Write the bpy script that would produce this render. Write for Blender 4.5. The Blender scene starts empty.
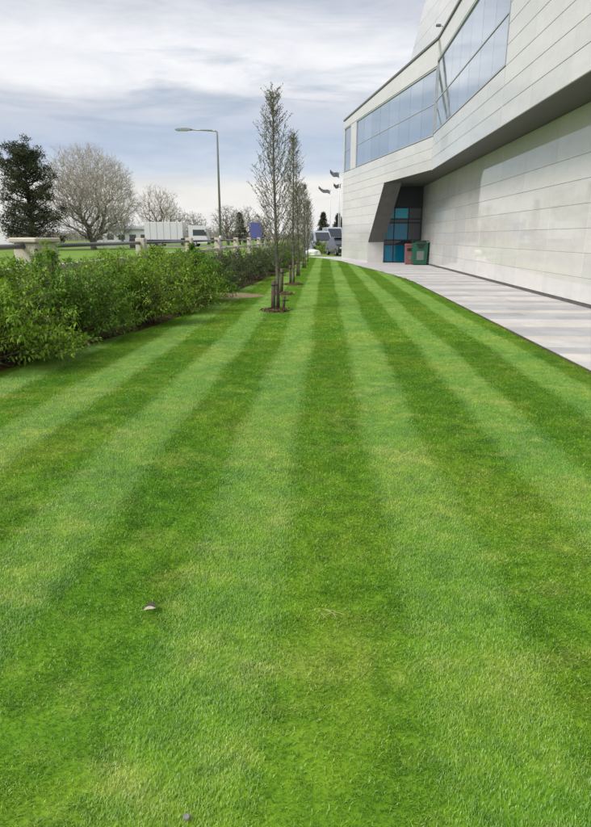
import bpy, bmesh, math, random
import numpy as np
from mathutils import Vector, Matrix

R = math.radians
scene = bpy.context.scene
COL = scene.collection

# ------------------------------------------------------------------ camera
FPX, CXP, CYP, CAMH = 600.0, 295.5, 413.5, 1.5
PITCH = math.atan((413.5 - 237.0) / FPX)
YAW = math.atan((325.0 - 295.5) * math.cos(PITCH) / FPX)
cd = bpy.data.cameras.new('camera')
cam = bpy.data.objects.new('camera', cd)
COL.objects.link(cam)
cam.location = (0, 0, CAMH)
cam.rotation_euler = (R(90) - PITCH, 0, YAW)
cd.sensor_fit = 'VERTICAL'
cd.sensor_height = 36.0
cd.sensor_width = 36.0
cd.lens = FPX / 827.0 * 36.0
cd.clip_start = 0.05
cd.clip_end = 4000
scene.camera = cam
scene.cycles.max_bounces = 6
scene.cycles.diffuse_bounces = 3
scene.cycles.glossy_bounces = 3

# ------------------------------------------------------------------ light
SUN_EL, SUN_AZ = R(48), R(232)      # azimuth clockwise from +Y: behind, to the left
sd = bpy.data.lights.new('sun', 'SUN')
sd.energy = 2.6
sd.angle = R(30)
sd.color = (1.0, 0.96, 0.9)
sun = bpy.data.objects.new('sun', sd)
COL.objects.link(sun)
sdir = Vector((math.sin(SUN_AZ) * math.cos(SUN_EL), math.cos(SUN_AZ) * math.cos(SUN_EL), math.sin(SUN_EL)))
sun.rotation_euler = sdir.to_track_quat('Z', 'Y').to_euler()
sun.location = (-30, -30, 40)

scene.view_settings.view_transform = 'Standard'
scene.view_settings.look = 'None'
scene.view_settings.exposure = 0.62
scene.view_settings.gamma = 1.0
scene.view_settings.use_curve_mapping = False


def s2l(r, g, b):
    def f(c):
        c /= 255.0
        return c / 12.92 if c <= 0.04045 else ((c + 0.055) / 1.055) ** 2.4
    return (f(r), f(g), f(b), 1.0)


class NT:
    """tiny helper to write node trees"""
    def __init__(self, tree):
        self.t = tree
        self.n = tree.nodes
        self.l = tree.links

    def node(self, typ, ins=None, **kw):
        nd = self.n.new(typ)
        for k, v in kw.items():
            setattr(nd, k, v)
        for k, v in (ins or {}).items():
            self.set(nd, k, v)
        return nd

    def set(self, nd, k, v):
        s = nd.inputs[k]
        if isinstance(v, bpy.types.NodeSocket):
            self.l.new(v, s)
        else:
            s.default_value = v

    def math(self, op, a, b=0.0, c=None, clamp=False):
        nd = self.n.new('ShaderNodeMath')
        nd.operation = op
        nd.use_clamp = clamp
        self.set(nd, 0, a)
        self.set(nd, 1, b)
        if c is not None:
            self.set(nd, 2, c)
        return nd.outputs[0]

    def ramp(self, fac, stops, interp='LINEAR'):
        nd = self.n.new('ShaderNodeValToRGB')
        nd.color_ramp.interpolation = interp
        e = nd.color_ramp.elements
        while len(e) > 1:
            e.remove(e[-1])
        e[0].position, e[0].color = stops[0][0], stops[0][1]
        for p, c in stops[1:]:
            q = e.new(p)
            q.color = c
        self.set(nd, 'Fac', fac)
        return nd.outputs['Color']

    def mix(self, fac, a, b, mode='MIX'):
        nd = self.n.new('ShaderNodeMix')
        nd.data_type = 'RGBA'
        nd.blend_type = mode
        self.set(nd, 0, fac)
        self.set(nd, 6, a)
        self.set(nd, 7, b)
        return nd.outputs[2]

    def noise(self, vec, scale, detail=3.0, rough=0.5, dist=0.0):
        nd = self.n.new('ShaderNodeTexNoise')
        self.set(nd, 'Vector', vec)
        nd.inputs['Scale'].default_value = scale
        nd.inputs['Detail'].default_value = detail
        nd.inputs['Roughness'].default_value = rough
        nd.inputs['Distortion'].default_value = dist
        return nd.outputs[0]

    def mapping(self, vec, loc=(0, 0, 0), rot=(0, 0, 0), scale=(1, 1, 1)):
        nd = self.n.new('ShaderNodeMapping')
        self.set(nd, 'Vector', vec)
        nd.inputs['Location'].default_value = loc
        nd.inputs['Rotation'].default_value = rot
        nd.inputs['Scale'].default_value = scale
        return nd.outputs[0]


def G(v):
    return (v, v, v, 1)


# ------------------------------------------------------------------ sky: layered stratus over a daylight sky
world = bpy.data.worlds.new('World')
scene.world = world
world.use_nodes = True
world.node_tree.nodes.clear()
w = NT(world.node_tree)
geo = w.node('ShaderNodeTexCoord').outputs['Generated']
sky = w.node('ShaderNodeTexSky', sky_type='NISHITA', sun_disc=False, sun_elevation=SUN_EL, sun_rotation=SUN_AZ)
sky.air_density = 1.0
sky.dust_density = 1.5
skyc = w.mix(1.0, sky.outputs[0], G(0.075), 'MULTIPLY')
sep = w.node('ShaderNodeSeparateXYZ', {0: geo})
el = w.math('MAXIMUM', sep.outputs[2], 0.0)
flat = w.mapping(geo, loc=(3.1, 0.4, 1.7), rot=(0, R(5), 0), scale=(1.0, 1.0, 5.0))
n_big = w.noise(flat, 1.9, 4, 0.52, 0.6)
n_mid = w.noise(w.mapping(geo, loc=(7.3, 2.2, 0.3), rot=(0, R(9), 0), scale=(1.0, 1.0, 6.0)), 5.0, 6, 0.58, 0.5)
# layers of cloud stacked by height, their edges pushed about by the noise
push = w.math('ADD', w.math('MULTIPLY', w.math('SUBTRACT', n_big, 0.5), 0.14), w.math('MULTIPLY', w.math('SUBTRACT', n_mid, 0.5), 0.07))
elp = w.math('ADD', el, w.math('MULTIPLY', push, w.math('MULTIPLY', el, 7.0, clamp=True)), clamp=True)
SK = 0.70
def sk(r, g, b):
    c = s2l(r, g, b)
    return (c[0] * SK, c[1] * SK, c[2] * SK, 1)
clouds = w.ramp(elp, [(0.0, sk(232, 231, 230)), (0.085, sk(238, 236, 232)), (0.108, sk(205, 215, 228)), (0.135, sk(184, 197, 217)),
                      (0.165, sk(197, 205, 218)), (0.19, sk(212, 216, 224)), (0.215, sk(240, 241, 244)), (0.26, sk(238, 239, 243)), (0.30, sk(205, 209, 219)),
                      (0.36, sk(210, 213, 222)), (0.45, sk(236, 237, 240)), (0.60, sk(218, 221, 228)), (0.8, sk(236, 237, 240)), (1.0, sk(236, 237, 240))])
n_fine = w.noise(w.mapping(geo, loc=(1.3, 5.2, 2.3), rot=(0, R(7), 0), scale=(1.0, 1.0, 3.2)), 5.5, 6, 0.6, 1.1)
clouds = w.mix(1.0, clouds, w.ramp(n_fine, [(0.28, (0.88, 0.895, 0.92, 1)), (0.5, (0.98, 0.985, 0.99, 1)), (0.72, (1.06, 1.055, 1.045, 1))]), 'MULTIPLY')
gap = w.math('MULTIPLY', w.math('SUBTRACT', 0.50, n_mid), 2.4, clamp=True)
gap = w.math('MULTIPLY', gap, w.math('MULTIPLY', el, 6.0, clamp=True))
allsky = w.mix(w.math('MULTIPLY', gap, 0.8), clouds, skyc)
bg = w.node('ShaderNodeBackground', {'Color': allsky, 'Strength': 1.0})
w.l.new(bg.outputs[0], w.node('ShaderNodeOutputWorld').inputs[0])


# ------------------------------------------------------------------ pixel of the photograph -> direction (distance always from ground / wall / usual size)
def ray(px, py):
    dx, dy = (px - CXP) / FPX, (CYP - py) / FPX
    y = math.cos(PITCH) + dy * math.sin(PITCH)
    z = -math.sin(PITCH) + dy * math.cos(PITCH)
    c, s = math.cos(YAW), math.sin(YAW)
    return Vector((dx * c - y * s, y * c + dx * s, z))


def on_ground(px, py, z=0.0):
    r = ray(px, py)
    t = (z - CAMH) / r.z
    return Vector((r.x * t, r.y * t, z))


def at_depth(px, py, Y):
    r = ray(px, py)
    t = Y / r.y
    return Vector((r.x * t, Y, CAMH + r.z * t))


# ------------------------------------------------------------------ materials
MATS = {}


def new_mat(name):
    m = bpy.data.materials.new(name)
    m.use_nodes = True
    m.node_tree.nodes.clear()
    MATS[name] = m
    t = NT(m.node_tree)
    out = t.node('ShaderNodeOutputMaterial')
    return m, t, out


def simple(name, col, rough=0.6, metal=0.0, var=0.12, scale=6.0, bump=0.0, bscale=60.0, spec=0.5, coat=0.0, coatr=0.05, ior=None):
    m, t, out = new_mat(name)
    pos = t.node('ShaderNodeNewGeometry').outputs['Position']
    n = t.noise(pos, scale, 5, 0.6)
    c = (col[0], col[1], col[2], 1)
    lo = (col[0] * (1 - var), col[1] * (1 - var), col[2] * (1 - var), 1)
    hi = (col[0] * (1 + var), col[1] * (1 + var), col[2] * (1 + var), 1)
    colr = t.ramp(n, [(0.3, lo), (0.5, c), (0.7, hi)])
    b = t.node('ShaderNodeBsdfPrincipled', {'Base Color': colr, 'Roughness': rough, 'Metallic': metal, 'Specular IOR Level': spec, 'Coat Weight': coat, 'Coat Roughness': coatr})
    if ior:
        b.inputs['IOR'].default_value = ior
    if bump > 0:
        bn = t.node('ShaderNodeBump', {'Strength': bump, 'Distance': 0.02, 'Height': t.noise(pos, bscale, 4, 0.6)})
        t.l.new(bn.outputs[0], b.inputs['Normal'])
    t.l.new(b.outputs[0], out.inputs[0])
    return m


def leaf_mat(name, stops, trans=0.3, rough=0.62, patch=None, spec=0.22):
    """colour per leaf from the 'rnd' attribute"""
    m, t, out = new_mat(name)
    rnd = t.node('ShaderNodeAttribute', attribute_name='rnd').outputs['Fac']
    col = t.ramp(rnd, stops)
    b = t.node('ShaderNodeBsdfPrincipled', {'Base Color': col, 'Roughness': rough, 'Specular IOR Level': spec})
    tr = t.node('ShaderNodeBsdfTranslucent', {'Color': t.mix(1.0, col, (1.15, 1.2, 0.6, 1), 'MULTIPLY')})
    mx = t.node('ShaderNodeMixShader', {0: trans})
    t.l.new(b.outputs[0], mx.inputs[1])
    t.l.new(tr.outputs[0], mx.inputs[2])
    t.l.new(mx.outputs[0], out.inputs[0])
    return m


def grass_colour(t, rnd=None):
    """turf colour over the ground plan: patches of paler, yellower growth and darker lush growth"""
    pos = t.node('ShaderNodeNewGeometry').outputs['Position']
    flatp = t.mapping(pos, scale=(1, 1, 0))
    big = t.noise(t.mapping(flatp, loc=(2.3, 4.1, 0), scale=(0.9, 0.8, 1)), 1.1, 4, 0.6, 0.4)
    mid = t.noise(t.mapping(flatp, loc=(9.3, 1.7, 0), scale=(0.85, 1.2, 1)), 2.9, 5, 0.62, 0.35)
    tuft = t.noise(flatp, 26.0, 3, 0.6)
    clump = t.noise(t.mapping(flatp, loc=(4.4, 6.1, 0)), 9.0, 4, 0.62, 0.5)
    lush = t.ramp(big, [(0.33, (0.118, 0.305, 0.013, 1)), (0.5, (0.170, 0.360, 0.017, 1)), (0.66, (0.245, 0.385, 0.028, 1))])
    pale = t.math('MULTIPLY', t.math('SUBTRACT', mid, 0.52), 4.2, clamp=True)
    col = t.mix(t.math('MULTIPLY', pale, 0.75), lush, (0.44, 0.50, 0.12, 1))
    col = t.mix(t.math('MULTIPLY', t.math('SUBTRACT', tuft, 0.56), 3.0, clamp=True), col, (0.105, 0.25, 0.014, 1))
    col = t.mix(1.0, col, t.ramp(clump, [(0.34, (0.72, 0.80, 0.72, 1)), (0.5, G(1.0)), (0.66, (1.22, 1.14, 1.15, 1))]), 'MULTIPLY')
    return pos, col


def make_grass_mats():
    m, t, out = new_mat('grass_blade')
    pos, col = grass_colour(t)
    rnd = t.node('ShaderNodeAttribute', attribute_name='rnd').outputs['Fac']
    col = t.mix(1.0, col, t.ramp(rnd, [(0.0, (0.62, 0.70, 0.6, 1)), (0.5, (1, 1, 1, 1)), (0.9, (1.25, 1.18, 1.1, 1)), (0.96, (1.4, 1.2, 1.4, 1)), (1.0, (1.6, 1.3, 1.8, 1))]), 'MULTIPLY')
    b = t.node('ShaderNodeBsdfPrincipled', {'Base Color': col, 'Roughness': 0.48, 'Specular IOR Level': 0.9})
    tr = t.node('ShaderNodeBsdfTranslucent', {'Color': col})
    mx = t.node('ShaderNodeMixShader', {0: 0.28})
    t.l.new(b.outputs[0], mx.inputs[1])
    t.l.new(tr.outputs[0], mx.inputs[2])
    t.l.new(mx.outputs[0], out.inputs[0])
    m, t, out = new_mat('turf')
    pos, col = grass_colour(t)
    col = t.mix(0.5, col, (0.075, 0.145, 0.014, 1))
    b = t.node('ShaderNodeBsdfPrincipled', {'Base Color': col, 'Roughness': 0.9, 'Specular IOR Level': 0.1})
    t.l.new(b.outputs[0], out.inputs[0])
    m, t, out = new_mat('meadow')
    pos = t.node('ShaderNodeNewGeometry').outputs['Position']
    n = t.noise(pos, 0.12, 6, 0.65)
    n2 = t.noise(pos, 3.0, 5, 0.7)
    col = t.ramp(n, [(0.3, (0.085, 0.17, 0.02, 1)), (0.55, (0.13, 0.22, 0.03, 1)), (0.75, (0.19, 0.25, 0.055, 1))])
    col = t.mix(1.0, col, t.ramp(n2, [(0.3, G(0.75)), (0.7, G(1.2))]), 'MULTIPLY')
    b = t.node('ShaderNodeBsdfPrincipled', {'Base Color': col, 'Roughness': 0.85, 'Specular IOR Level': 0.2})
    t.l.new(b.outputs[0], out.inputs[0])


make_grass_mats()


def stone_panel(name, base, rough=0.12):
    """polished pale cladding: each panel a slightly different tone, faint veining, sharp reflections"""
    m, t, out = new_mat(name)
    pos = t.node('ShaderNodeNewGeometry').outputs['Position']
    rnd = t.node('ShaderNodeObjectInfo').outputs['Random']
    n = t.noise(t.mapping(pos, scale=(1, 0.5, 1.6)), 2.2, 6, 0.62, 0.6)
    n2 = t.noise(pos, 34.0, 4, 0.7)
    col = t.ramp(n, [(0.3, (base[0] * 0.93, base[1] * 0.935, base[2] * 0.94, 1)), (0.7, (base[0] * 1.05, base[1] * 1.045, base[2] * 1.03, 1))])
    col = t.mix(1.0, col, t.ramp(n2, [(0.35, G(0.95)), (0.65, G(1.03))]), 'MULTIPLY')
    col = t.mix(1.0, col, t.ramp(rnd, [(0.0, (0.94, 0.945, 0.955, 1)), (0.5, G(1.0)), (1.0, (1.05, 1.045, 1.03, 1))]), 'MULTIPLY')
    # rain streaks
    st = t.noise(t.mapping(pos, scale=(3.0, 3.0, 0.15)), 3.0, 4, 0.6)
    col = t.mix(t.math('MULTIPLY', t.math('SUBTRACT', st, 0.55), 1.2, clamp=True), col, (base[0] * 0.72, base[1] * 0.72, base[2] * 0.70, 1))
    b = t.node('ShaderNodeBsdfPrincipled', {'Base Color': col, 'Roughness': t.math('ADD', rough, t.math('MULTIPLY', n, 0.05)), 'Specular IOR Level': 0.55, 'IOR': 1.5})
    bn = t.node('ShaderNodeBump', {'Strength': 0.03, 'Distance': 0.01, 'Height': t.noise(pos, 1.1, 2, 0.5)})
    t.l.new(bn.outputs[0], b.inputs['Normal'])
    t.l.new(b.outputs[0], out.inputs[0])
    return m


stone_panel('cladding', (0.655, 0.64, 0.625), 0.01)
stone_panel('cladding_upper', (0.56, 0.55, 0.55), 0.04)
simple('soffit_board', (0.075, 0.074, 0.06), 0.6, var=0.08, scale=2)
simple('joint_dark', (0.42, 0.42, 0.41), 0.8, var=0.1)
simple('coping', (0.13, 0.13, 0.135), 0.45, var=0.1)
simple('frame_metal', (0.42, 0.43, 0.45), 0.4, metal=0.3, var=0.08)
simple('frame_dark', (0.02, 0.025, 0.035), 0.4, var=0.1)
simple('plinth', (0.11, 0.105, 0.10), 0.8, var=0.2)
simple('reveal_grey', (0.13, 0.125, 0.12), 0.5, var=0.15, scale=3)


def glass_mat(name, col, rough, metal):
    m, t, out = new_mat(name)
    rnd = t.node('ShaderNodeObjectInfo').outputs['Random']
    pos = t.node('ShaderNodeNewGeometry').outputs['Position']
    c = t.mix(1.0, (col[0], col[1], col[2], 1), t.ramp(rnd, [(0, G(0.92)), (1, G(1.06))]), 'MULTIPLY')
    b = t.node('ShaderNodeBsdfPrincipled', {'Base Color': c, 'Roughness': rough, 'Metallic': metal, 'Specular IOR Level': 0.6})
    bn = t.node('ShaderNodeBump', {'Strength': 0.10, 'Distance': 0.02, 'Height': t.noise(pos, 0.9, 3, 0.5)})
    t.l.new(bn.outputs[0], b.inputs['Normal'])
    t.l.new(b.outputs[0], out.inputs[0])
    return m


glass_mat('solar_glass', (0.52, 0.59, 0.66), 0.04, 0.85)
glass_mat('teal_glass', (0.003, 0.15, 0.26), 0.05, 0.2)
glass_mat('teal_glass_pale', (0.005, 0.30, 0.41), 0.05, 0.2)
glass_mat('dark_glass', (0.03, 0.04, 0.05), 0.05, 0.0)


def paving_mat(name, c):
    m, t, out = new_mat(name)
    pos = t.node('ShaderNodeNewGeometry').outputs['Position']
    rnd = t.node('ShaderNodeObjectInfo').outputs['Random']
    n = t.noise(pos, 1.6, 6, 0.65)
    n2 = t.noise(pos, 90.0, 3, 0.7)
    col = t.ramp(n, [(0.3, (c[0] * 0.86, c[1] * 0.86, c[2] * 0.86, 1)), (0.7, (c[0] * 1.1, c[1] * 1.1, c[2] * 1.1, 1))])
    col = t.mix(1.0, col, t.ramp(n2, [(0.3, G(0.88)), (0.7, G(1.08))]), 'MULTIPLY')
    stain = t.noise(t.mapping(pos, loc=(5, 3, 0)), 0.9, 6, 0.7, 0.6)
    col = t.mix(1.0, col, t.ramp(stain, [(0.34, (0.91, 0.905, 0.895, 1)), (0.48, G(1.0))]), 'MULTIPLY')
    col = t.mix(1.0, col, t.ramp(rnd, [(0.0, G(0.90)), (1.0, G(1.08))]), 'MULTIPLY')
    b = t.node('ShaderNodeBsdfPrincipled', {'Base Color': col, 'Roughness': 0.62, 'Specular IOR Level': 0.4})
    t.l.new(b.outputs[0], out.inputs[0])


paving_mat('slab_cream', (0.50, 0.475, 0.445))
paving_mat('slab_grey', (0.375, 0.373, 0.382))
paving_mat('slab_pale', (0.48, 0.465, 0.46))


def banded_paving():
    """far paving, where the slabs are too small to tell apart: the same rows as colour"""
    m, t, out = new_mat('paving_far')
    pos = t.node('ShaderNodeNewGeometry').outputs['Position']
    y = t.node('ShaderNodeSeparateXYZ', {0: pos}).outputs[1]
    f = t.math('FRACT', t.math('DIVIDE', y, 1.5))
    col = t.ramp(f, [(0.0, (0.385, 0.38, 0.395, 1)), (0.66, (0.385, 0.38, 0.395, 1)), (0.67, (0.47, 0.445, 0.42, 1)), (1.0, (0.47, 0.445, 0.42, 1))], 'CONSTANT')
    col = t.mix(1.0, col, t.ramp(t.noise(pos, 2.0, 5, 0.6), [(0.3, G(0.88)), (0.7, G(1.1))]), 'MULTIPLY')
    b = t.node('ShaderNodeBsdfPrincipled', {'Base Color': col, 'Roughness': 0.62, 'Specular IOR Level': 0.4})
    t.l.new(b.outputs[0], out.inputs[0])


banded_paving()
simple('soil', (0.075, 0.05, 0.034), 0.95, var=0.45, scale=14, bump=0.8, bscale=40, spec=0.1)
simple('dry_soil', (0.20, 0.15, 0.095), 0.95, var=0.3, scale=10, bump=0.6, bscale=40, spec=0.1)
simple('mortar', (0.16, 0.15, 0.135), 0.95, var=0.3, scale=20, spec=0.1)
simple('bark_chip', (0.11, 0.065, 0.042), 0.9, var=0.5, scale=30, spec=0.1)
simple('asphalt', (0.06, 0.06, 0.063), 0.85, var=0.2, scale=3, bump=0.3, bscale=90)
simple('kerb_concrete', (0.33, 0.32, 0.30), 0.85, var=0.15, scale=4)
simple('bark_grey', (0.15, 0.13, 0.11), 0.9, var=0.35, scale=8, spec=0.1)
simple('twig_young', (0.17, 0.16, 0.13), 0.9, var=0.25, scale=6, spec=0.1)
simple('bark_young', (0.12, 0.108, 0.09), 0.9, var=0.35, scale=12, spec=0.1)
simple('bark_dark', (0.05, 0.042, 0.034), 0.9, var=0.4, scale=10, spec=0.1)
simple('twig_pale', (0.43, 0.395, 0.345), 0.9, var=0.2, scale=2, spec=0.1)
simple('twig_grey', (0.28, 0.26, 0.23), 0.9, var=0.2, scale=2, spec=0.1)
simple('twig_brown', (0.13, 0.105, 0.08), 0.9, var=0.25, scale=6, spec=0.1)
simple('stake_wood', (0.10, 0.075, 0.055), 0.85, var=0.35, scale=16)
simple('rubber', (0.02, 0.02, 0.02), 0.8, var=0.1)
simple('fence_concrete', (0.50, 0.46, 0.39), 0.85, var=0.18, scale=5, bump=0.3, bscale=30)
simple('rail_steel', (0.13, 0.13, 0.14), 0.4, metal=0.3, var=0.12)
simple('bracket_black', (0.018, 0.016, 0.016), 0.6, var=0.1)
simple('lamp_steel', (0.30, 0.31, 0.32), 0.45, metal=0.4, var=0.08)
simple('lamp_lens', (0.55, 0.55, 0.52), 0.2)
simple('white_paint', (0.60, 0.61, 0.62), 0.35, var=0.05, coat=0.3)
simple('van_white', (0.70, 0.70, 0.70), 0.3, var=0.05, coat=0.4)
simple('car_silver', (0.36, 0.43, 0.48), 0.28, metal=0.4, var=0.05, coat=0.5)
simple('car_navy', (0.014, 0.018, 0.03), 0.25, var=0.05, coat=0.6)
simple('tyre', (0.018, 0.018, 0.018), 0.8, var=0.1)
simple('rim', (0.42, 0.42, 0.43), 0.35, metal=0.6, var=0.05)
simple('headlight', (0.7, 0.7, 0.68), 0.15, var=0.02)
simple('taillight', (0.4, 0.01, 0.01), 0.25, var=0.05)
simple('chassis', (0.04, 0.04, 0.042), 0.7, var=0.1)
simple('sign_blue', (0.08, 0.09, 0.27), 0.45, var=0.06)
simple('bin_green', (0.006, 0.085, 0.045), 0.4, var=0.12)
simple('bin_red', (0.22, 0.085, 0.08), 0.45, var=0.1)
simple('bin_black', (0.012, 0.014, 0.013), 0.5, var=0.1)
simple('bin_grey', (0.13, 0.15, 0.145), 0.5, var=0.1)
simple('flag_cloth', (0.14, 0.145, 0.165), 0.8, var=0.15)
simple('flag_cloth_red', (0.13, 0.09, 0.095), 0.8, var=0.15)
simple('boulder_white', (0.66, 0.66, 0.64), 0.8, var=0.16, scale=5, bump=0.6, bscale=14)
simple('pebble_grey', (0.16, 0.16, 0.15), 0.8, var=0.3, scale=60, bump=0.3)
simple('dry_leaf', (0.34, 0.31, 0.22), 0.7, var=0.3, scale=60)
simple('leaf_shade', (0.035, 0.028, 0.02), 0.7, var=0.3, scale=60)
simple('straw', (0.34, 0.34, 0.15), 0.8, var=0.25, scale=60)
simple('warehouse_wall', (0.46, 0.47, 0.48), 0.6, var=0.06)
simple('warehouse_roof', (0.30, 0.31, 0.33), 0.6, var=0.06)
leaf_mat('leaf_bright', [(0.0, (0.09, 0.175, 0.018, 1)), (0.45, (0.175, 0.30, 0.032, 1)), (0.85, (0.26, 0.40, 0.05, 1)), (1.0, (0.36, 0.45, 0.10, 1))])
leaf_mat('leaf_green', [(0.0, (0.05, 0.13, 0.018, 1)), (0.5, (0.11, 0.225, 0.03, 1)), (0.9, (0.18, 0.30, 0.045, 1)), (1.0, (0.26, 0.34, 0.08, 1))])
leaf_mat('leaf_greygreen', [(0.0, (0.032, 0.05, 0.022, 1)), (0.5, (0.065, 0.095, 0.04, 1)), (0.9, (0.11, 0.14, 0.065, 1)), (1.0, (0.17, 0.16, 0.09, 1))])
leaf_mat('leaf_bud', [(0.0, (0.10, 0.105, 0.06, 1)), (0.5, (0.17, 0.18, 0.10, 1)), (1.0, (0.25, 0.25, 0.15, 1))])
leaf_mat('needle', [(0.0, (0.024, 0.034, 0.018, 1)), (0.5, (0.045, 0.058, 0.030, 1)), (1.0, (0.11, 0.105, 0.06, 1))], trans=0.1)
leaf_mat('leaf_litter', [(0.0, (0.05, 0.032, 0.02, 1)), (0.6, (0.12, 0.075, 0.04, 1)), (1.0, (0.26, 0.19, 0.11, 1))], trans=0.1)


# ------------------------------------------------------------------ mesh helpers
def link(name, me, mat=None, parent=None, loc=None):
    o = bpy.data.objects.new(name, me)
    COL.objects.link(o)
    if mat is not None and me is not None:
        if not me.materials:
            me.materials.append(MATS[mat])
    if parent is not None:
        o.parent = parent
    if loc is not None:
        o.location = loc
    return o


def tag(o, label=None, cat=None, group=None, kind=None):
    if label:
        o['label'] = label
    if cat:
        o['category'] = cat
    if group:
        o['group'] = group
    if kind:
        o['kind'] = kind
    return o


def empty(name, loc, label, cat, group=None, rz=0.0):
    o = bpy.data.objects.new(name, None)
    COL.objects.link(o)
    o.location = loc
    o.rotation_euler = (0, 0, rz)
    o.empty_display_size = 0.3
    return tag(o, label, cat, group)


def copy_tree(o, parent=None):
    c = o.copy()
    COL.objects.link(c)
    c.parent = parent
    for ch in list(o.children):
        copy_tree(ch, c)
    return c


class MB:
    def __init__(self):
        self.v, self.f, self.sm = [], [], []

    def add(self, vs, fs, smooth=False):
        b = len(self.v)
        self.v += [tuple(p) for p in vs]
        self.f += [tuple(i + b for i in f) for f in fs]
        self.sm += [smooth] * len(fs)
        return self

    def box(self, lo, hi):
        x0, y0, z0 = lo
        x1, y1, z1 = hi
        return self.add([(x0, y0, z0), (x1, y0, z0), (x1, y1, z0), (x0, y1, z0), (x0, y0, z1), (x1, y0, z1), (x1, y1, z1), (x0, y1, z1)],
                        [(3, 2, 1, 0), (4, 5, 6, 7), (0, 1, 5, 4), (1, 2, 6, 5), (2, 3, 7, 6), (3, 0, 4, 7)])

    def cbox(self, lo, hi, c=0.01):
        """box with chamfered edges along every side (octagonal in plan, chamfered top)"""
        x0, y0, z0 = lo
        x1, y1, z1 = hi

        def ring(d, e, z):
            return [(x0 + d + e, y0 + e, z), (x1 - d - e, y0 + e, z), (x1 - e, y0 + d + e, z), (x1 - e, y1 - d - e, z),
                    (x1 - d - e, y1 - e, z), (x0 + d + e, y1 - e, z), (x0 + e, y1 - d - e, z), (x0 + e, y0 + d + e, z)]
        rs = ring(c, c, z0) + ring(c, 0, z0 + c) + ring(c, 0, z1 - c) + ring(c, c, z1)
        fs = [tuple(range(7, -1, -1)), tuple(range(24, 32))]
        for k in range(3):
            for i in range(8):
                j = (i + 1) % 8
                fs.append((k * 8 + i, k * 8 + j, k * 8 + 8 + j, k * 8 + 8 + i))
        return self.add(rs, fs)

    def tube(self, pts, rad, n=8, cap=True, smooth=True):
        pts = [Vector(p) for p in pts]
        if not hasattr(rad, '__len__'):
            rad = [rad] * len(pts)
        vs, fs = [], []
        up = Vector((0, 0, 1))
        prev = None
        for i, p in enumerate(pts):
            d = (pts[min(i + 1, len(pts) - 1)] - pts[max(i - 1, 0)]).normalized()
            a = d.cross(up if abs(d.z) < 0.95 else Vector((1, 0, 0))).normalized()
            if prev is not None and a.dot(prev) < 0:
                a = -a
            if prev is not None and abs(d.z) > 0.9:
                a = (prev - d * prev.dot(d)).normalized()
            prev = a
            b = d.cross(a)
            for k in range(n):
                q = 2 * math.pi * k / n
                vs.append(p + (a * math.cos(q) + b * math.sin(q)) * rad[i])
        for i in range(len(pts) - 1):
            for k in range(n):
                j = (k + 1) % n
                fs.append((i * n + k, i * n + j, (i + 1) * n + j, (i + 1) * n + k))
        self.add(vs, fs, smooth)
        if cap:
            b = len(self.v) - len(vs)
            self.f += [tuple(b + k for k in range(n - 1, -1, -1)), tuple(b + (len(pts) - 1) * n + k for k in range(n))]
            self.sm += [False, False]
        return self

    def prism(self, poly, axis, lo, hi):
        """2-D polygon extruded along axis ('x','y','z')"""
        def P(a, b, h):
            return {'x': (h, a, b), 'y': (a, h, b), 'z': (a, b, h)}[axis]
        n = len(poly)
        vs = [P(a, b, lo) for a, b in poly] + [P(a, b, hi) for a, b in poly]
        fs = [tuple(range(n - 1, -1, -1)), tuple(range(n, 2 * n))] + [(i, (i + 1) % n, n + (i + 1) % n, n + i) for i in range(n)]
        return self.add(vs, fs)

    def mesh(self, name, mat=None):
        me = bpy.data.meshes.new(name)
        me.from_pydata(self.v, [], self.f)
        me.polygons.foreach_set('use_smooth', self.sm)
        me.update()
        bm = bmesh.new()
        bm.from_mesh(me)
        bmesh.ops.recalc_face_normals(bm, faces=bm.faces)
        bm.to_mesh(me)
        bm.free()
        if mat:
            me.materials.append(MATS[mat])
        return me

    def build(self, name, mat, parent=None, loc=None):
        return link(name, self.mesh(name, mat), None, parent, loc)


def sheet(name, poly, z, mat, parent=None):
    me = bpy.data.meshes.new(name)
    me.from_pydata([(x, y, z) for x, y in poly], [], [tuple(range(len(poly)))])
    me.materials.append(MATS[mat])
    return link(name, me, None, parent)


def np_mesh(name, V, T, mat, rnd=None, smooth=False):
    """numpy triangles -> mesh with optional per-vertex 'rnd' attribute"""
    me = bpy.data.meshes.new(name)
    V = np.ascontiguousarray(V, dtype=np.float32).reshape(-1, 3)
    T = np.ascontiguousarray(T, dtype=np.int32).reshape(-1, 3)
    me.vertices.add(len(V))
    me.vertices.foreach_set('co', V.ravel())
    me.loops.add(T.size)
    me.loops.foreach_set('vertex_index', T.ravel())
    me.polygons.add(len(T))
    me.polygons.foreach_set('loop_start', np.arange(0, T.size, 3, dtype=np.int32))
    if smooth:
        me.polygons.foreach_set('use_smooth', np.ones(len(T), dtype=bool))
    me.update(calc_edges=True)
    if rnd is not None:
        a = me.attributes.new('rnd', 'FLOAT', 'POINT')
        a.data.foreach_set('value', np.ascontiguousarray(rnd, dtype=np.float32))
    me.materials.append(MATS[mat])
    return me


LEAF_V = np.array([[0, 0, 0], [-0.5, 0.42, 0.10], [0, 0.48, 0.0], [0.5, 0.42, 0.10], [0, 1.0, -0.12]])
LEAF_T = np.array([[0, 2, 1], [0, 3, 2], [1, 2, 4], [2, 3, 4]])


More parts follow.
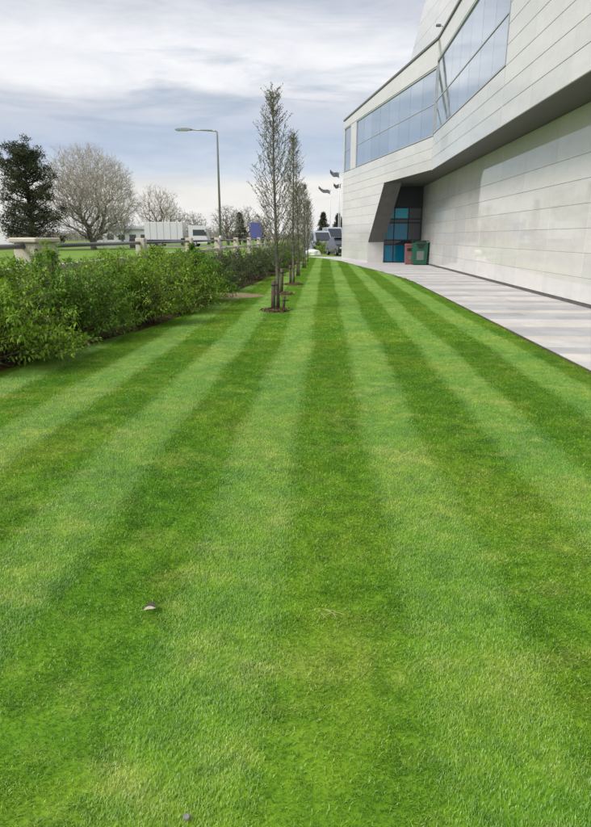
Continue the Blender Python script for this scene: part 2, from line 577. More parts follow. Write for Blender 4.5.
def leaves(name, base, direc, normal, length, width, mat, rng, rnd=None):
    """many small folded leaves as one mesh"""
    n = len(base)
    d = direc / np.linalg.norm(direc, axis=1, keepdims=True)
    s = np.cross(d, normal)
    s /= np.linalg.norm(s, axis=1, keepdims=True) + 1e-9
    u = np.cross(s, d)
    L = length.reshape(-1, 1, 1)
    W = width.reshape(-1, 1, 1)
    V = base[:, None, :] + LEAF_V[None, :, 0:1] * W * s[:, None, :] + LEAF_V[None, :, 1:2] * L * d[:, None, :] + LEAF_V[None, :, 2:3] * L * u[:, None, :]
    T = LEAF_T[None] + (np.arange(n) * 5)[:, None, None]
    if rnd is None:
        rnd = rng.random(n)
    return np_mesh(name, V, T, mat, np.repeat(rnd, 5))


def segs_mesh(name, segs, mat, sides=4):
    """segs: array of (p0, p1, r0, r1) -> tapered tubes"""
    P0 = np.array([s[0] for s in segs], dtype=float)
    P1 = np.array([s[1] for s in segs], dtype=float)
    r0 = np.array([s[2] for s in segs], dtype=float)
    r1 = np.array([s[3] for s in segs], dtype=float)
    d = P1 - P0
    d /= np.linalg.norm(d, axis=1, keepdims=True) + 1e-9
    ref = np.where(np.abs(d[:, 2:3]) < 0.9, np.array([[0, 0, 1.0]]), np.array([[1.0, 0, 0]]))
    a = np.cross(d, ref)
    a /= np.linalg.norm(a, axis=1, keepdims=True) + 1e-9
    b = np.cross(d, a)
    q = 2 * np.pi * np.arange(sides) / sides
    ring = np.cos(q)[None, :, None] * a[:, None, :] + np.sin(q)[None, :, None] * b[:, None, :]
    V = np.concatenate([P0[:, None, :] + ring * r0[:, None, None], P1[:, None, :] + ring * r1[:, None, None]], axis=1)
    T = []
    for k in range(sides):
        j = (k + 1) % sides
        T += [[k, j, sides + j], [k, sides + j, sides + k]]
    T = np.array(T)[None] + (np.arange(len(segs)) * 2 * sides)[:, None, None]
    return np_mesh(name, V, T, mat, smooth=True)


# ================================================================== the ground
tag(sheet('ground', [(-900, -60), (900, -60), (900, 1600), (-900, 1600)], -0.03, 'meadow'), kind='structure')

PAVE = [(3.08, -4.0), (3.08, 21.5), (2.93, 24.0), (2.55, 27.5), (2.05, 31.5), (1.55, 35.8), (1.02, 40.4), (0.35, 43.6), (-0.5, 46.6), (-1.6, 49.0)]
BED = [(-4.35, -4.0), (-4.1, 3.0), (-3.76, 6.63), (-3.55, 7.9), (-3.28, 9.1), (-3.0, 10.3), (-2.80, 12.5), (-2.67, 15.5), (-2.46, 19.0), (-2.13, 24.0), (-1.85, 30.5), (-1.54, 38.6), (-1.75, 46.0), (-1.8, 49.0)]


def curve_x(pts, y):
    for (x0, y0), (x1, y1) in zip(pts, pts[1:]):
        if y0 <= y <= y1:
            return x0 + (x1 - x0) * (y - y0) / (y1 - y0)
    return pts[-1][0] if y > pts[-1][1] else pts[0][0]


tag(sheet('lawn', [(x, y) for x, y in PAVE] + [(x - 0.0, y) for x, y in reversed(BED)], -0.006, 'turf'), kind='structure')
tag(sheet('planting_bed', [(x + 0.02, y) for x, y in BED] + [(-5.0, 49.0), (-5.0, -4.0)], 0.012, 'soil'), kind='structure')
# bare earth where the mower leaves the paving edge
tag(sheet('earth_edge', [(x - 0.03, y) for x, y in PAVE] + [(x + 0.14, y) for x, y in reversed(PAVE)], 0.000, 'soil'), kind='structure')

# grass blades: tiles of mown turf, bent by the roller towards or away from the camera stripe by stripe
TILE = 0.49
STRIPE0 = 0.345
PALE = 0.445        # pale stripes a little narrower than the dark ones


def grass_tile(lean, seed, n, fat=1.0):
    rng = np.random.default_rng(seed)
    bx = (rng.random(n) - 0.5) * (TILE + 0.03)
    by = (rng.random(n) - 0.5) * (TILE + 0.03)
    # small tufts
    k = 46
    cx, cy = (rng.random(k) - 0.5) * TILE, (rng.random(k) - 0.5) * TILE
    w_ = rng.integers(0, k, n)
    m = rng.random(n) < 0.35
    bx = np.where(m, cx[w_] + rng.normal(0, 0.022, n), bx)
    by = np.where(m, cy[w_] + rng.normal(0, 0.022, n), by)
    L = 0.012 + 0.010 * rng.random(n)
    wd = (0.0014 + 0.0013 * rng.random(n)) * fat
    by = by + rng.normal(0, 0.03, n)
    bx = bx + rng.normal(0, 0.028, n)          # stripes run into each other at their edges
    az = rng.normal(0, 0.75, n) + (0 if lean > 0 else math.pi)
    loose = rng.random(n) < (0.22 if fat < 1.5 else 0.30)
    az = np.where(loose, rng.random(n) * 2 * np.pi, az)
    tilt = np.clip(rng.normal(R(52) if fat < 1.5 else R(43), R(15), n), R(6), R(84))
    hx, hy = np.sin(az), np.cos(az)
    base = np.stack([bx, by, np.zeros(n)], 1)
    h = np.stack([hx, hy, np.zeros(n)], 1)
    up = np.array([[0, 0, 1.0]])
    t0 = tilt * 0.45
    mid = base + (h * np.sin(t0)[:, None] + up * np.cos(t0)[:, None]) * (L * 0.5)[:, None]
    t1 = np.minimum(tilt * 1.3, R(98))
    tip = mid + (h * np.sin(t1)[:, None] + up * np.cos(t1)[:, None]) * (L * 0.55)[:, None]
    tw = rng.normal(0, 0.5, n)
    sx = np.stack([hy * np.cos(tw) + hx * np.sin(tw), -hx * np.cos(tw) + hy * np.sin(tw), np.zeros(n)], 1) * (wd * 0.5)[:, None]
    V = np.stack([base - sx, base + sx, mid - sx * 0.95, mid + sx * 0.95, tip], 1)
    T = np.array([[0, 1, 3], [0, 3, 2], [2, 3, 4]])[None] + (np.arange(n) * 5)[:, None, None]
    return np_mesh('grass_tile', V, T, 'grass_blade', np.repeat(rng.random(n), 5))


def build_lawn_grass():
    col = bpy.data.collections.new('turf_tiles')
    NV = 4
    for lod, (cnt, fat) in enumerate(((9500, 1.0), (2500, 2.0))):
        for i in range(NV):
            for s in (1, -1):
                o = bpy.data.objects.new('tile_%d%d%s' % (lod, i, 'a' if s > 0 else 'b'), grass_tile(s, 10 + i * 2 + (s > 0) + lod * 20, cnt, fat))
                col.objects.link(o)
    rnd = random.Random(5)
    pts, idx, scl = [], [], []
    y = 0.4
    while y < 48.5:
        xr = curve_x(PAVE, y) - 0.005 + rnd.uniform(-0.035, 0.02)
        xl = curve_x(BED, y) - 0.06
        wob = 0.018 * math.sin(y * 0.9) + 0.012 * math.sin(y * 2.3 + 1)
        for i in range(-10, 8):
            a = STRIPE0 + (i // 2) * 0.98 + (i % 2) * PALE + wob
            b = a + (0.98 - PALE if i % 2 else PALE)
            a, b = max(a, xl), min(b, xr)
            if b - a < 0.02:
                continue
            if b < -0.62 * y - 1.0:
                continue
            s = i % 2 == 0     # pale stripe: bent away from the camera
            pts.append(((a + b) / 2, y, -0.004))
            idx.append((0 if y < 9 else 2 * NV) + rnd.randrange(NV) * 2 + (0 if s else 1))
            scl.append((rnd.choice((-1, 1)) * (b - a) / TILE, 1.0, rnd.uniform(0.88, 1.12)))
        y += TILE
    me = bpy.data.meshes.new('lawn_grass')
    me.from_pydata(pts, [], [])
    a = me.attributes.new('pick', 'INT', 'POINT')
    a.data.foreach_set('value', np.array(idx, dtype=np.int32))
    a = me.attributes.new('size', 'FLOAT_VECTOR', 'POINT')
    a.data.foreach_set('vector', np.array(scl, dtype=np.float32).ravel())
    me.materials.append(MATS['grass_blade'])
    o = link('lawn_grass', me)
    tag(o, 'short mown grass of the striped lawn', 'grass', kind='stuff')
    ng = bpy.data.node_groups.new('turf', 'GeometryNodeTree')
    ng.interface.new_socket('Geometry', in_out='INPUT', socket_type='NodeSocketGeometry')
    ng.interface.new_socket('Geometry', in_out='OUTPUT', socket_type='NodeSocketGeometry')
    N, L = ng.nodes, ng.links
    gi, go = N.new('NodeGroupInput'), N.new('NodeGroupOutput')
    ci = N.new('GeometryNodeCollectionInfo')
    ci.inputs['Collection'].default_value = col
    ci.inputs['Separate Children'].default_value = True
    ci.inputs['Reset Children'].default_value = True
    iop = N.new('GeometryNodeInstanceOnPoints')
    iop.inputs['Pick Instance'].default_value = True
    na = N.new('GeometryNodeInputNamedAttribute')
    na.data_type = 'INT'
    na.inputs['Name'].default_value = 'pick'
    nb = N.new('GeometryNodeInputNamedAttribute')
    nb.data_type = 'FLOAT_VECTOR'
    nb.inputs['Name'].default_value = 'size'
    L.new(gi.outputs[0], iop.inputs['Points'])
    L.new(ci.outputs[0], iop.inputs['Instance'])
    L.new(na.outputs['Attribute'], iop.inputs['Instance Index'])
    L.new(nb.outputs['Attribute'], iop.inputs['Scale'])
    L.new(iop.outputs[0], go.inputs[0])
    md = o.modifiers.new('turf', 'NODES')
    md.node_group = ng


build_lawn_grass()

# ------------------------------------------------------------------ paving: slabs in rows, colour by row
pav_poly = [(x + 0.05, y) for x, y in PAVE] + [(30, 49.0), (30, -4.0)]
paving = tag(sheet('paving', pav_poly, 0.004, 'paving_far'), kind='structure')
tag(sheet('paving_bed', [(3.11, 3.4), (5.80, 3.4), (5.80, 31.0), (2.14, 31.0), (2.60, 27.5), (2.98, 24.0), (3.11, 21.5)], 0.0075, 'mortar'), kind='structure')
rp = random.Random(11)
ROW = 0.5
pattern = ['slab_grey', 'slab_grey', 'slab_cream', 'slab_grey', 'slab_grey', 'slab_cream', 'slab_grey', 'slab_pale', 'slab_cream', 'slab_grey', 'slab_pale', 'slab_cream', 'slab_grey', 'slab_grey', 'slab_cream', 'slab_pale']
slab_mesh = {}


def slab_me(wd, mat):
    key = (round(wd, 3), mat)
    if key not in slab_mesh:
        slab_mesh[key] = MB().cbox((0.005, 0.005, -0.03), (wd - 0.005, ROW - 0.005, 0.0), 0.004).mesh('slab', mat)
    return slab_mesh[key]


y, r = 3.5, 0
while y < 31.0:
    x0 = curve_x(PAVE, y + ROW) + 0.03 if y > 21 else 3.11
    x0 = max(x0, curve_x(PAVE, y) + 0.03) if y < 21.5 else curve_x(PAVE, y) + 0.03
    widths = []
    x = 5.78
    first = 0.9 if r % 2 else 0.45
    wds = [first, 0.9, 0.9, 0.9, 0.9]
    for wd in wds:
        nx = max(x - wd, x0)
        if x - nx > 0.06:
            o = link('slab', slab_me(x - nx, pattern[r % len(pattern)]), None, paving, (nx, y, 0.018 + rp.uniform(-0.0015, 0.0015)))
        x = nx
        if x <= x0 + 0.06:
            break
    y += ROW
    r += 1

# ================================================================== the building
KX, KY = 4.65, 28.6                     # the fold of the facade
EX, EY = 1.20, 43.9                     # its far corner
UD = Vector((EX - KX, EY - KY, 0))
ULEN = UD.length
UD.normalize()
UN = Vector((-UD.y, UD.x, 0))           # outward normal of the folded facade (towards -X)
WX = 5.80                               # lower wall
SOF = 4.33
bld = empty('office_building', (8.0, 20.0, 0.0), 'long pale panelled office building with overhanging upper storey and ribbon windows', 'building')


def bpart(name, me, mat=None, parent=None):
    """child in world coordinates"""
    o = link(name, me, mat, parent or bld)
    off = Vector((8.0, 20.0, 0.0))
    if parent is None or parent is bld:
        o.location = -off
    return o


def main_pt(u, z, d):      # main facade: u = world Y, d = proud of the plane
    return Vector((KX - d, u, z))


def fold_pt(u, z, d):      # folded facade: u from the fold
    return Vector((KX, KY, z)) + UD * u + UN * d


def wall_pt(u, z, d):
    return Vector((WX - d, u, z))


def clip(poly, a, b, c):
    """keep a*u + b*z >= c"""
    out = []
    for i in range(len(poly)):
        p, q = poly[i], poly[(i + 1) % len(poly)]
        fp, fq = a * p[0] + b * p[1] - c, a * q[0] + b * q[1] - c
        if fp >= 0:
            out.append(p)
        if (fp >= 0) != (fq >= 0):
            t = fp / (fp - fq)
            out.append((p[0] + t * (q[0] - p[0]), p[1] + t * (q[1] - p[1])))
    return out


def inset(poly, g):
    cu = sum(p[0] for p in poly) / len(poly)
    cz = sum(p[1] for p in poly) / len(poly)
    out = []
    n = len(poly)
    # offset each edge inwards and intersect
    lines = []
    for i in range(n):
        p, q = poly[i], poly[(i + 1) % n]
        du, dz = q[0] - p[0], q[1] - p[1]
        l = math.hypot(du, dz)
        if l < 1e-6:
            return poly
        nu, nz = -dz / l, du / l
        if nu * (cu - p[0]) + nz * (cz - p[1]) < 0:
            nu, nz = -nu, -nz
        lines.append((nu, nz, nu * p[0] + nz * p[1] + g))
    for i in range(n):
        a, b = lines[i - 1], lines[i]
        det = a[0] * b[1] - a[1] * b[0]
        if abs(det) < 1e-6:
            out.append(poly[i])
        else:
            out.append(((a[2] * b[1] - a[1] * b[2]) / det, (a[0] * b[2] - a[2] * b[0]) / det))
    return out


rq = random.Random(3)


def panel(fn, poly, mat, thick=0.024, gap=0.0028, name='panel', parent=None, tilt=0.0005):
    poly = inset(poly, gap)
    inner = inset(poly, 0.006)
    n = len(poly)
    dj = rq.uniform(-0.0012, 0.0012)
    cu = sum(p[0] for p in poly) / n
    a = rq.uniform(-tilt, tilt)
    vs = [fn(u, z, -0.01) for u, z in poly] + [fn(u, z, thick - 0.006 + dj + a * (u - cu)) for u, z in poly] + [fn(u, z, thick + dj + a * (u - cu)) for u, z in inner]
    fs = [tuple(range(2 * n, 3 * n))]
    for k in (0, 1):
        for i in range(n):
            j = (i + 1) % n
            fs.append((k * n + i, k * n + j, k * n + n + j, k * n + n + i))
    return bpart(name, MB().add(vs, fs).mesh(name, mat), None, parent)


def rect(u0, u1, z0, z1):
    return [(u0, z0), (u1, z0), (u1, z1), (u0, z1)]


# backing shell behind the panels (dark joints show between them)
shell = MB()
def quad(mb, fn, u0, u1, z0, z1, d=0.0):
    mb.add([fn(u0, z0, d), fn(u1, z0, d), fn(u1, z1, d), fn(u0, z1, d)], [(0, 1, 2, 3)])
NEAR = -8.0
quad(shell, wall_pt, NEAR, 38.2, 0.0, SOF + 0.04)
quad(shell, main_pt, NEAR, KY, SOF, 5.77)
quad(shell, main_pt, NEAR, 17.75, 5.77, 8.62)
quad(shell, main_pt, NEAR, KY, 8.62, 9.40)
quad(shell, fold_pt, 0, ULEN, SOF, 5.70)
quad(shell, fold_pt, 0, ULEN, 8.40, 8.87)
quad(shell, fold_pt, 12.55, 13.9, 5.70, 8.40)
quad(shell, fold_pt, 15.45, ULEN, 5.70, 8.40)
# slanted opening: wall beyond the cut
U_T, U_B = 6.55, 9.25
shell.add([fold_pt(U_T, SOF, 0), fold_pt(ULEN, SOF, 0), fold_pt(ULEN, 0, 0), fold_pt(U_B, 0, 0), fold_pt(U_B, 1.21, 0)], [(0, 1, 2, 3, 4)])
# roof, far end and back so the mass is closed
rz = 9.2
shell.add([(KX + 0.02, NEAR, rz), (KX + 0.02, KY, rz), (EX + 0.05, EY, 8.8), (14, 52, 8.8), (26, 52, rz), (26, NEAR, rz)], [(0, 1, 2, 3, 4, 5)])
shell.add([(EX, EY, 0), (14, 52, 0), (14, 52, 8.87), (EX, EY, 8.87)], [(0, 1, 2, 3)])
shell.add([(14, 52, 0), (26, 52, 0), (26, 52, 9.2), (14, 52, 8.87)], [(0, 1, 2, 3)])
shell.add([(26, 52, 0), (26, NEAR, 0), (26, NEAR, 9.2), (26, 52, 9.2)], [(0, 1, 2, 3)])
shell.add([(KX, NEAR, SOF), (WX, NEAR, 0), (26, NEAR, 0), (26, NEAR, 9.2), (KX, NEAR, 9.2)], [(0, 1, 2, 3, 4)])
bpart('wall', shell.mesh('wall', 'joint_dark'))
# room-dark backing behind the glazing
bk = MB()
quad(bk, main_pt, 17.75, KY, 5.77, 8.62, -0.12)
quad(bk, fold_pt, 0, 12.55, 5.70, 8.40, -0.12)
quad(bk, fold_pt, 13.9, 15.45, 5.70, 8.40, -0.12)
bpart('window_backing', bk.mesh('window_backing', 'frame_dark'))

# lower wall panels
PW = 2.4
zs = [0.085] + [0.62 + 0.533 * k for k in range(7)] + [SOF + 0.02]
zs = zs[:-2] + [SOF + 0.02]
ys = [38.15 - PW * k for k in range(13)]
for a, b in zip(ys[1:], ys):
    for z0, z1 in zip(zs, zs[1:]):
        panel(wall_pt, rect(a, b, z0, z1), 'cladding')
panel(wall_pt, rect(NEAR, ys[-1], zs[0], zs[-1]), 'cladding')      # out of the frame
bpart('plinth', MB().box((WX - 0.012, NEAR, 0.0), (WX + 0.05, 38.1, 0.09)).mesh('plinth', 'plinth'))
bpart('gutter', MB().box((WX - 0.06, NEAR, 0.0045), (WX - 0.0125, 34.0, 0.022)).mesh('gutter', 'plinth'))

# main facade panels
mz = [SOF - 0.02, 4.80, 5.28, 5.75]
my = [KY - 0.02 - 1.8 * k for k in range(7)]
for a, b in zip(my[1:], my):
    for z0, z1 in zip(mz, mz[1:]):
        panel(main_pt, rect(a, b, z0, z1), 'cladding_upper')
    panel(main_pt, rect(a, b, 8.64, 9.40), 'cladding_upper')
yy = my[-1]
mz2 = mz + [6.23, 6.71, 7.19, 7.67, 8.15, 8.64, 9.40]
cols = [17.72, 15.4, 13.0, 10.6, 8.2]
for z0, z1 in zip(mz2, mz2[1:]):
    for a, b in zip(cols[1:], cols):
        top = b if z0 >= 5.7 and z1 <= 8.7 else min(b, yy)
        panel(main_pt, rect(a, top, z0, z1), 'cladding_upper')
panel(main_pt, rect(NEAR, cols[-1], mz2[0], mz2[-1]), 'cladding_upper')

# folded facade panels
def fold_top(u):
    return 9.40 - (9.40 - 8.87) * u / ULEN
fz = [5.68, 5.22, 4.77, SOF]
fu = [0.02 + (ULEN - 0.02) * k / 7 for k in range(8)]
for z1, z0 in zip(fz, fz[1:]):
    for a, b in zip(fu, fu[1:]):
        panel(fold_pt, rect(a, b, z0, z1), 'cladding_upper')
lz = [SOF, 3.81, 3.29, 2.77, 2.25, 1.73, 1.21, 0.66, 0.0]
for z1, z0 in zip(lz, lz[1:]):
    for a, b in zip(fu, fu[1:]):
        p = rect(a, b, z0, z1)
        if z1 <= 1.22:
            p = clip(p, 1, 0, U_B)
        else:       # right of the slanted jamb: u >= line through (U_T,SOF) and (U_B,1.21)
            k = (U_B - U_T) / (SOF - 1.21)
            p = clip(p, 1, k, U_T + k * SOF)
        if len(p) >= 3:
            area = abs(sum(p[i][0] * p[(i + 1) % len(p)][1] - p[(i + 1) % len(p)][0] * p[i][1] for i in range(len(p)))) / 2
            if area > 0.03:
                panel(fold_pt, p, 'cladding_upper')
for a, b in zip(fu, fu[1:]):
    panel(fold_pt, [(a, 8.42), (b, 8.42), (b, fold_top(b)), (a, fold_top(a))], 'cladding_upper')
panel(fold_pt, rect(12.6, 13.88, 5.70, 8.40), 'cladding_upper')
panel(fold_pt, rect(15.48, ULEN, 5.70, 8.40), 'cladding_upper')


# ribbon windows: frame and panes
def ribbon(fn, u0, u1, z0, zm, z1, cols, name_lab=None):
    f = MB()
    def bar(a, b, c, d, depth=0.03):
        f.add([fn(a, c, -0.10), fn(b, c, -0.10), fn(b, d, -0.10), fn(a, d, -0.10), fn(a, c, depth), fn(b, c, depth), fn(b, d, depth), fn(a, d, depth)],
              [(3, 2, 1, 0), (4, 5, 6, 7), (0, 1, 5, 4), (1, 2, 6, 5), (2, 3, 7, 6), (3, 0, 4, 7)])
    t = 0.05
    bar(u0, u1, z0, z0 + t)
    bar(u0, u1, z1 - t, z1)
    bar(u0, u0 + t, z0 + t, z1 - t, 0.028)
    bar(u1 - t, u1, z0 + t, z1 - t, 0.028)
    if zm:
        bar(u0 + t, u1 - t, zm - 0.02, zm + 0.02, 0.0)
    win = bpart('window', f.mesh('window', 'frame_metal'))
    rows = [(z0 + t, zm - 0.025), (zm + 0.025, z1 - t)] if zm else [(z0 + t, z1 - t)]
    cw = (u1 - u0 - 2 * t) / cols
    for c in range(cols):
        for a, b in rows:
            p0, p1 = u0 + t + c * cw, u0 + t + (c + 1) * cw
            g = 0.008
            j = rq.uniform(-0.0006, 0.0006)
            j2 = rq.uniform(-0.0006, 0.0006)
            vs = [fn(p0 + g, a, -0.02 + j), fn(p1 - g, a, -0.02 + j2), fn(p1 - g, b, -0.02 + j2 + j), fn(p0 + g, b, -0.02 + j + j)]
            bv = [fn(p0 + g, a, -0.05), fn(p1 - g, a, -0.05), fn(p1 - g, b, -0.05), fn(p0 + g, b, -0.05)]
            link('pane', MB().add(vs + bv, [(0, 1, 2, 3), (7, 6, 5, 4), (0, 4, 5, 1), (1, 5, 6, 2), (2, 6, 7, 3), (3, 7, 4, 0)]).mesh('pane', 'solar_glass'), None, win)
    return win


ribbon(main_pt, 17.77, KY - 0.03, 5.78, 7.05, 8.61, 7)
ribbon(fold_pt, 0.03, 12.55, 5.71, 7.0, 8.39, 8)
ribbon(fold_pt, 13.9, 15.45, 5.71, 7.0, 8.39, 1)

# coping along the roof edge
cp = MB()
def cop(fn, u0, u1, za, zb):
    cp.add([fn(u0, za, -0.35), fn(u1, zb, -0.35), fn(u1, zb, 0.07), fn(u0, za, 0.07), fn(u0, za + 0.09, -0.35), fn(u1, zb + 0.09, -0.35), fn(u1, zb + 0.09, 0.07), fn(u0, za + 0.09, 0.07)],
           [(3, 2, 1, 0), (4, 5, 6, 7), (0, 1, 5, 4), (1, 2, 6, 5), (2, 3, 7, 6), (3, 0, 4, 7)])
cop(main_pt, NEAR, KY + 0.02, 9.402, 9.402)
cop(fold_pt, 0.0, ULEN + 0.05, 9.405, 8.875)
bpart('coping', cp.mesh('coping', 'coping'))

# soffit
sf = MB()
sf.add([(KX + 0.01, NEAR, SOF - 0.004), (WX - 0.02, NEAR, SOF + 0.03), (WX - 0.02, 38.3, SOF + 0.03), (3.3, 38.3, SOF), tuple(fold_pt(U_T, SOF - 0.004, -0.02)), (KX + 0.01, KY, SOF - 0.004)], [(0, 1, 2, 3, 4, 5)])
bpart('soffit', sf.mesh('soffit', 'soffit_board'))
# slanted jamb of the entrance
IN = 0.95
jm = MB()
jm.add([fold_pt(U_T, SOF, 0.03), fold_pt(U_B, 1.21, 0.03), fold_pt(U_B, 1.21, -IN), fold_pt(U_T, SOF, -IN)], [(0, 1, 2, 3)])
bpart('jamb', jm.mesh('jamb', 'reveal_grey'))
jm = MB()
jm.add([fold_pt(U_B, 1.205, 0.03), fold_pt(U_B, 0, 0.03), fold_pt(U_B, 0, -IN), fold_pt(U_B, 1.205, -IN)], [(0, 1, 2, 3)])
bpart('jamb', jm.mesh('jamb', 'cladding'))
# entrance glazing: recessed, facing the lawn
GY = 38.0
ent = MB()
gl0, gl1 = 3.25, WX - 0.03
ent.box((gl0 - 0.4, GY + 0.06, 0.0), (gl1 + 0.4, GY + 0.2, SOF + 0.02))
ent.box((gl0 - 0.4, GY - 0.05, 3.22), (gl1, GY + 0.06, SOF + 0.01))
for x in (gl0, gl0 + 0.86, gl0 + 1.7, gl1 - 0.06):
    ent.box((x, GY - 0.03, 0), (x + 0.06, GY + 0.06, 3.22))
for z in (0.0, 1.02, 1.28, 2.28, 2.50, 3.14):
    ent.box((gl0 - 0.3, GY - 0.02, z), (gl1, GY + 0.06, z + 0.07))
entr = bpart('entrance', ent.mesh('entrance', 'frame_dark'))
for i in range(3):
    x0 = gl0 + 0.06 + i * 0.85
    x1 = min(gl0 + 0.86 + i * 0.84, gl1 - 0.06)
    for k, (z0, z1) in enumerate(((0.07, 1.02), (1.09, 1.28), (1.35, 2.28), (2.35, 2.5), (2.57, 3.14))):
        mt = 'teal_glass_pale' if (k == 4 and i < 2) else ('teal_glass' if k in (0, 2) and i < 2 else 'dark_glass')
        link('pane', MB().box((x0 + 0.002, GY + 0.0, z0 + 0.002), (x1 - 0.002, GY + 0.03, z1 - 0.002)).mesh('pane', mt), None, entr)

# leaning upper block on the roof
ub = MB()
b0 = [(4.50, 36.0), (6.6, 14.0), (22, 14.0), (22, 47.0), (6.4, 47.0)]
zb, zt = 8.9, 16.5
sh = 0.23
def lean_pt(x, y, z):
    k = (z - 10.8) * sh
    return (x + (k if x < 10 else 0), y, z)
vs = [lean_pt(x, y, zb) for x, y in b0] + [lean_pt(x, y, zt) for x, y in b0]
n = len(b0)
ub.add(vs, [tuple(range(n, 2 * n))] + [(i, (i + 1) % n, n + (i + 1) % n, n + i) for i in range(n)])
upper = bpart('upper_block', ub.mesh('upper_block', 'joint_dark'))
def up_pt(u, z, d):
    p = Vector((4.50, 36.0, 0)).lerp(Vector((6.6, 14.0, 0)), u)
    return Vector((p.x + (z - 10.8) * sh - d, p.y - d * 0.1, z))
for k in range(7):
    for c in range(5):
        a, b = c / 5, (c + 1) / 5
        vs = []
        for dd in (0.0, 0.035):
            g = 0.0004
            vs += [up_pt(a + g, zb + k * 1.05 + 0.008, dd), up_pt(b - g, zb + k * 1.05 + 0.008, dd), up_pt(b - g, zb + (k + 1) * 1.05 - 0.008, dd), up_pt(a + g, zb + (k + 1) * 1.05 - 0.008, dd)]
        link('panel', MB().add(vs, [(4, 5, 6, 7), (0, 1, 5, 4), (1, 2, 6, 5), (2, 3, 7, 6), (3, 0, 4, 7)]).mesh('panel', 'cladding_upper'), None, upper)

# security camera on the roof edge
cc = empty('security_camera', (KX + 0.02, 28.1, 9.492), 'small grey security camera on a bracket at the roof edge', 'camera')
MB().tube([(0, 0, 0), (0, 0, 0.38)], 0.03, 8).build('pole', 'lamp_steel', cc)
MB().tube([(0, 0, 0.36), (-0.22, -0.05, 0.42)], 0.022, 8).build('bracket', 'lamp_steel', cc)
hd = MB().cbox((-0.42, -0.10, 0.34), (-0.12, 0.06, 0.49), 0.02).build('housing', 'coping', cc)
MB().tube([(-0.424, -0.02, 0.41), (-0.45, -0.02, 0.41)], 0.05, 10).build('lens', 'dark_glass', hd)

cc.scale = (0.62, 0.62, 0.62)

# ================================================================== bins by the entrance
gb = empty('recycling_bin', (5.27, 34.9, 0.004), 'dark green recycling bin with black opening and grey front panel near the entrance', 'bin')
b = MB()
prof = [(-0.36, 0.0), (0.36, 0.0), (0.40, 0.86), (0.40, 1.12), (0.26, 1.22), (-0.26, 1.22), (-0.40, 1.12), (-0.40, 0.86)]
b.prism(prof, 'y', -0.36, 0.36)
b.build('body', 'bin_green', gb, (0, 0, 0.05))
MB().prism([(-0.25, 1.10), (-0.12, 0.84), (0.12, 0.84), (0.25, 1.10)], 'y', -0.385, -0.35).build('opening', 'bin_black', gb, (0, 0, 0.05))
MB().prism([(-0.2, 0.22), (0.2, 0.22), (0.2, 0.70), (-0.2, 0.70)], 'y', -0.38, -0.35).build('front_panel', 'bin_grey', gb, (0, 0, 0.05))
MB().cbox((-0.42, -0.40, 1.265), (0.42, 0.40, 1.31), 0.012).build('lid', 'bin_black', gb)
MB().box((-0.34, -0.34, 0.0), (0.34, 0.34, 0.052)).build('base', 'bin_black', gb)
rb = empty('litter_bin', (4.78, 35.5, 0.004), 'faded red litter bin standing beside the green bin', 'bin')
MB().prism([(-0.24, 0.04), (0.24, 0.04), (0.27, 1.08), (-0.27, 1.08)], 'y', -0.27, 0.27).build('body', 'bin_red', rb)
MB().cbox((-0.285, -0.285, 1.082), (0.285, 0.285, 1.23), 0.03).build('hood', 'bin_red', rb)
MB().prism([(-0.17, 0.80), (0.17, 0.80), (0.17, 0.98), (-0.17, 0.98)], 'y', -0.285, -0.26).build('opening', 'bin_black', rb)
MB().prism([(-0.10, 0.30), (0.14, 0.30), (0.14, 0.52), (-0.10, 0.52)], 'y', -0.28, -0.26).build('notice', 'bin_grey', rb)
MB().box((-0.22, -0.25, 0.0), (0.22, 0.25, 0.045)).build('base', 'bin_black', rb)


rb.scale = (0.85, 0.85, 0.92)


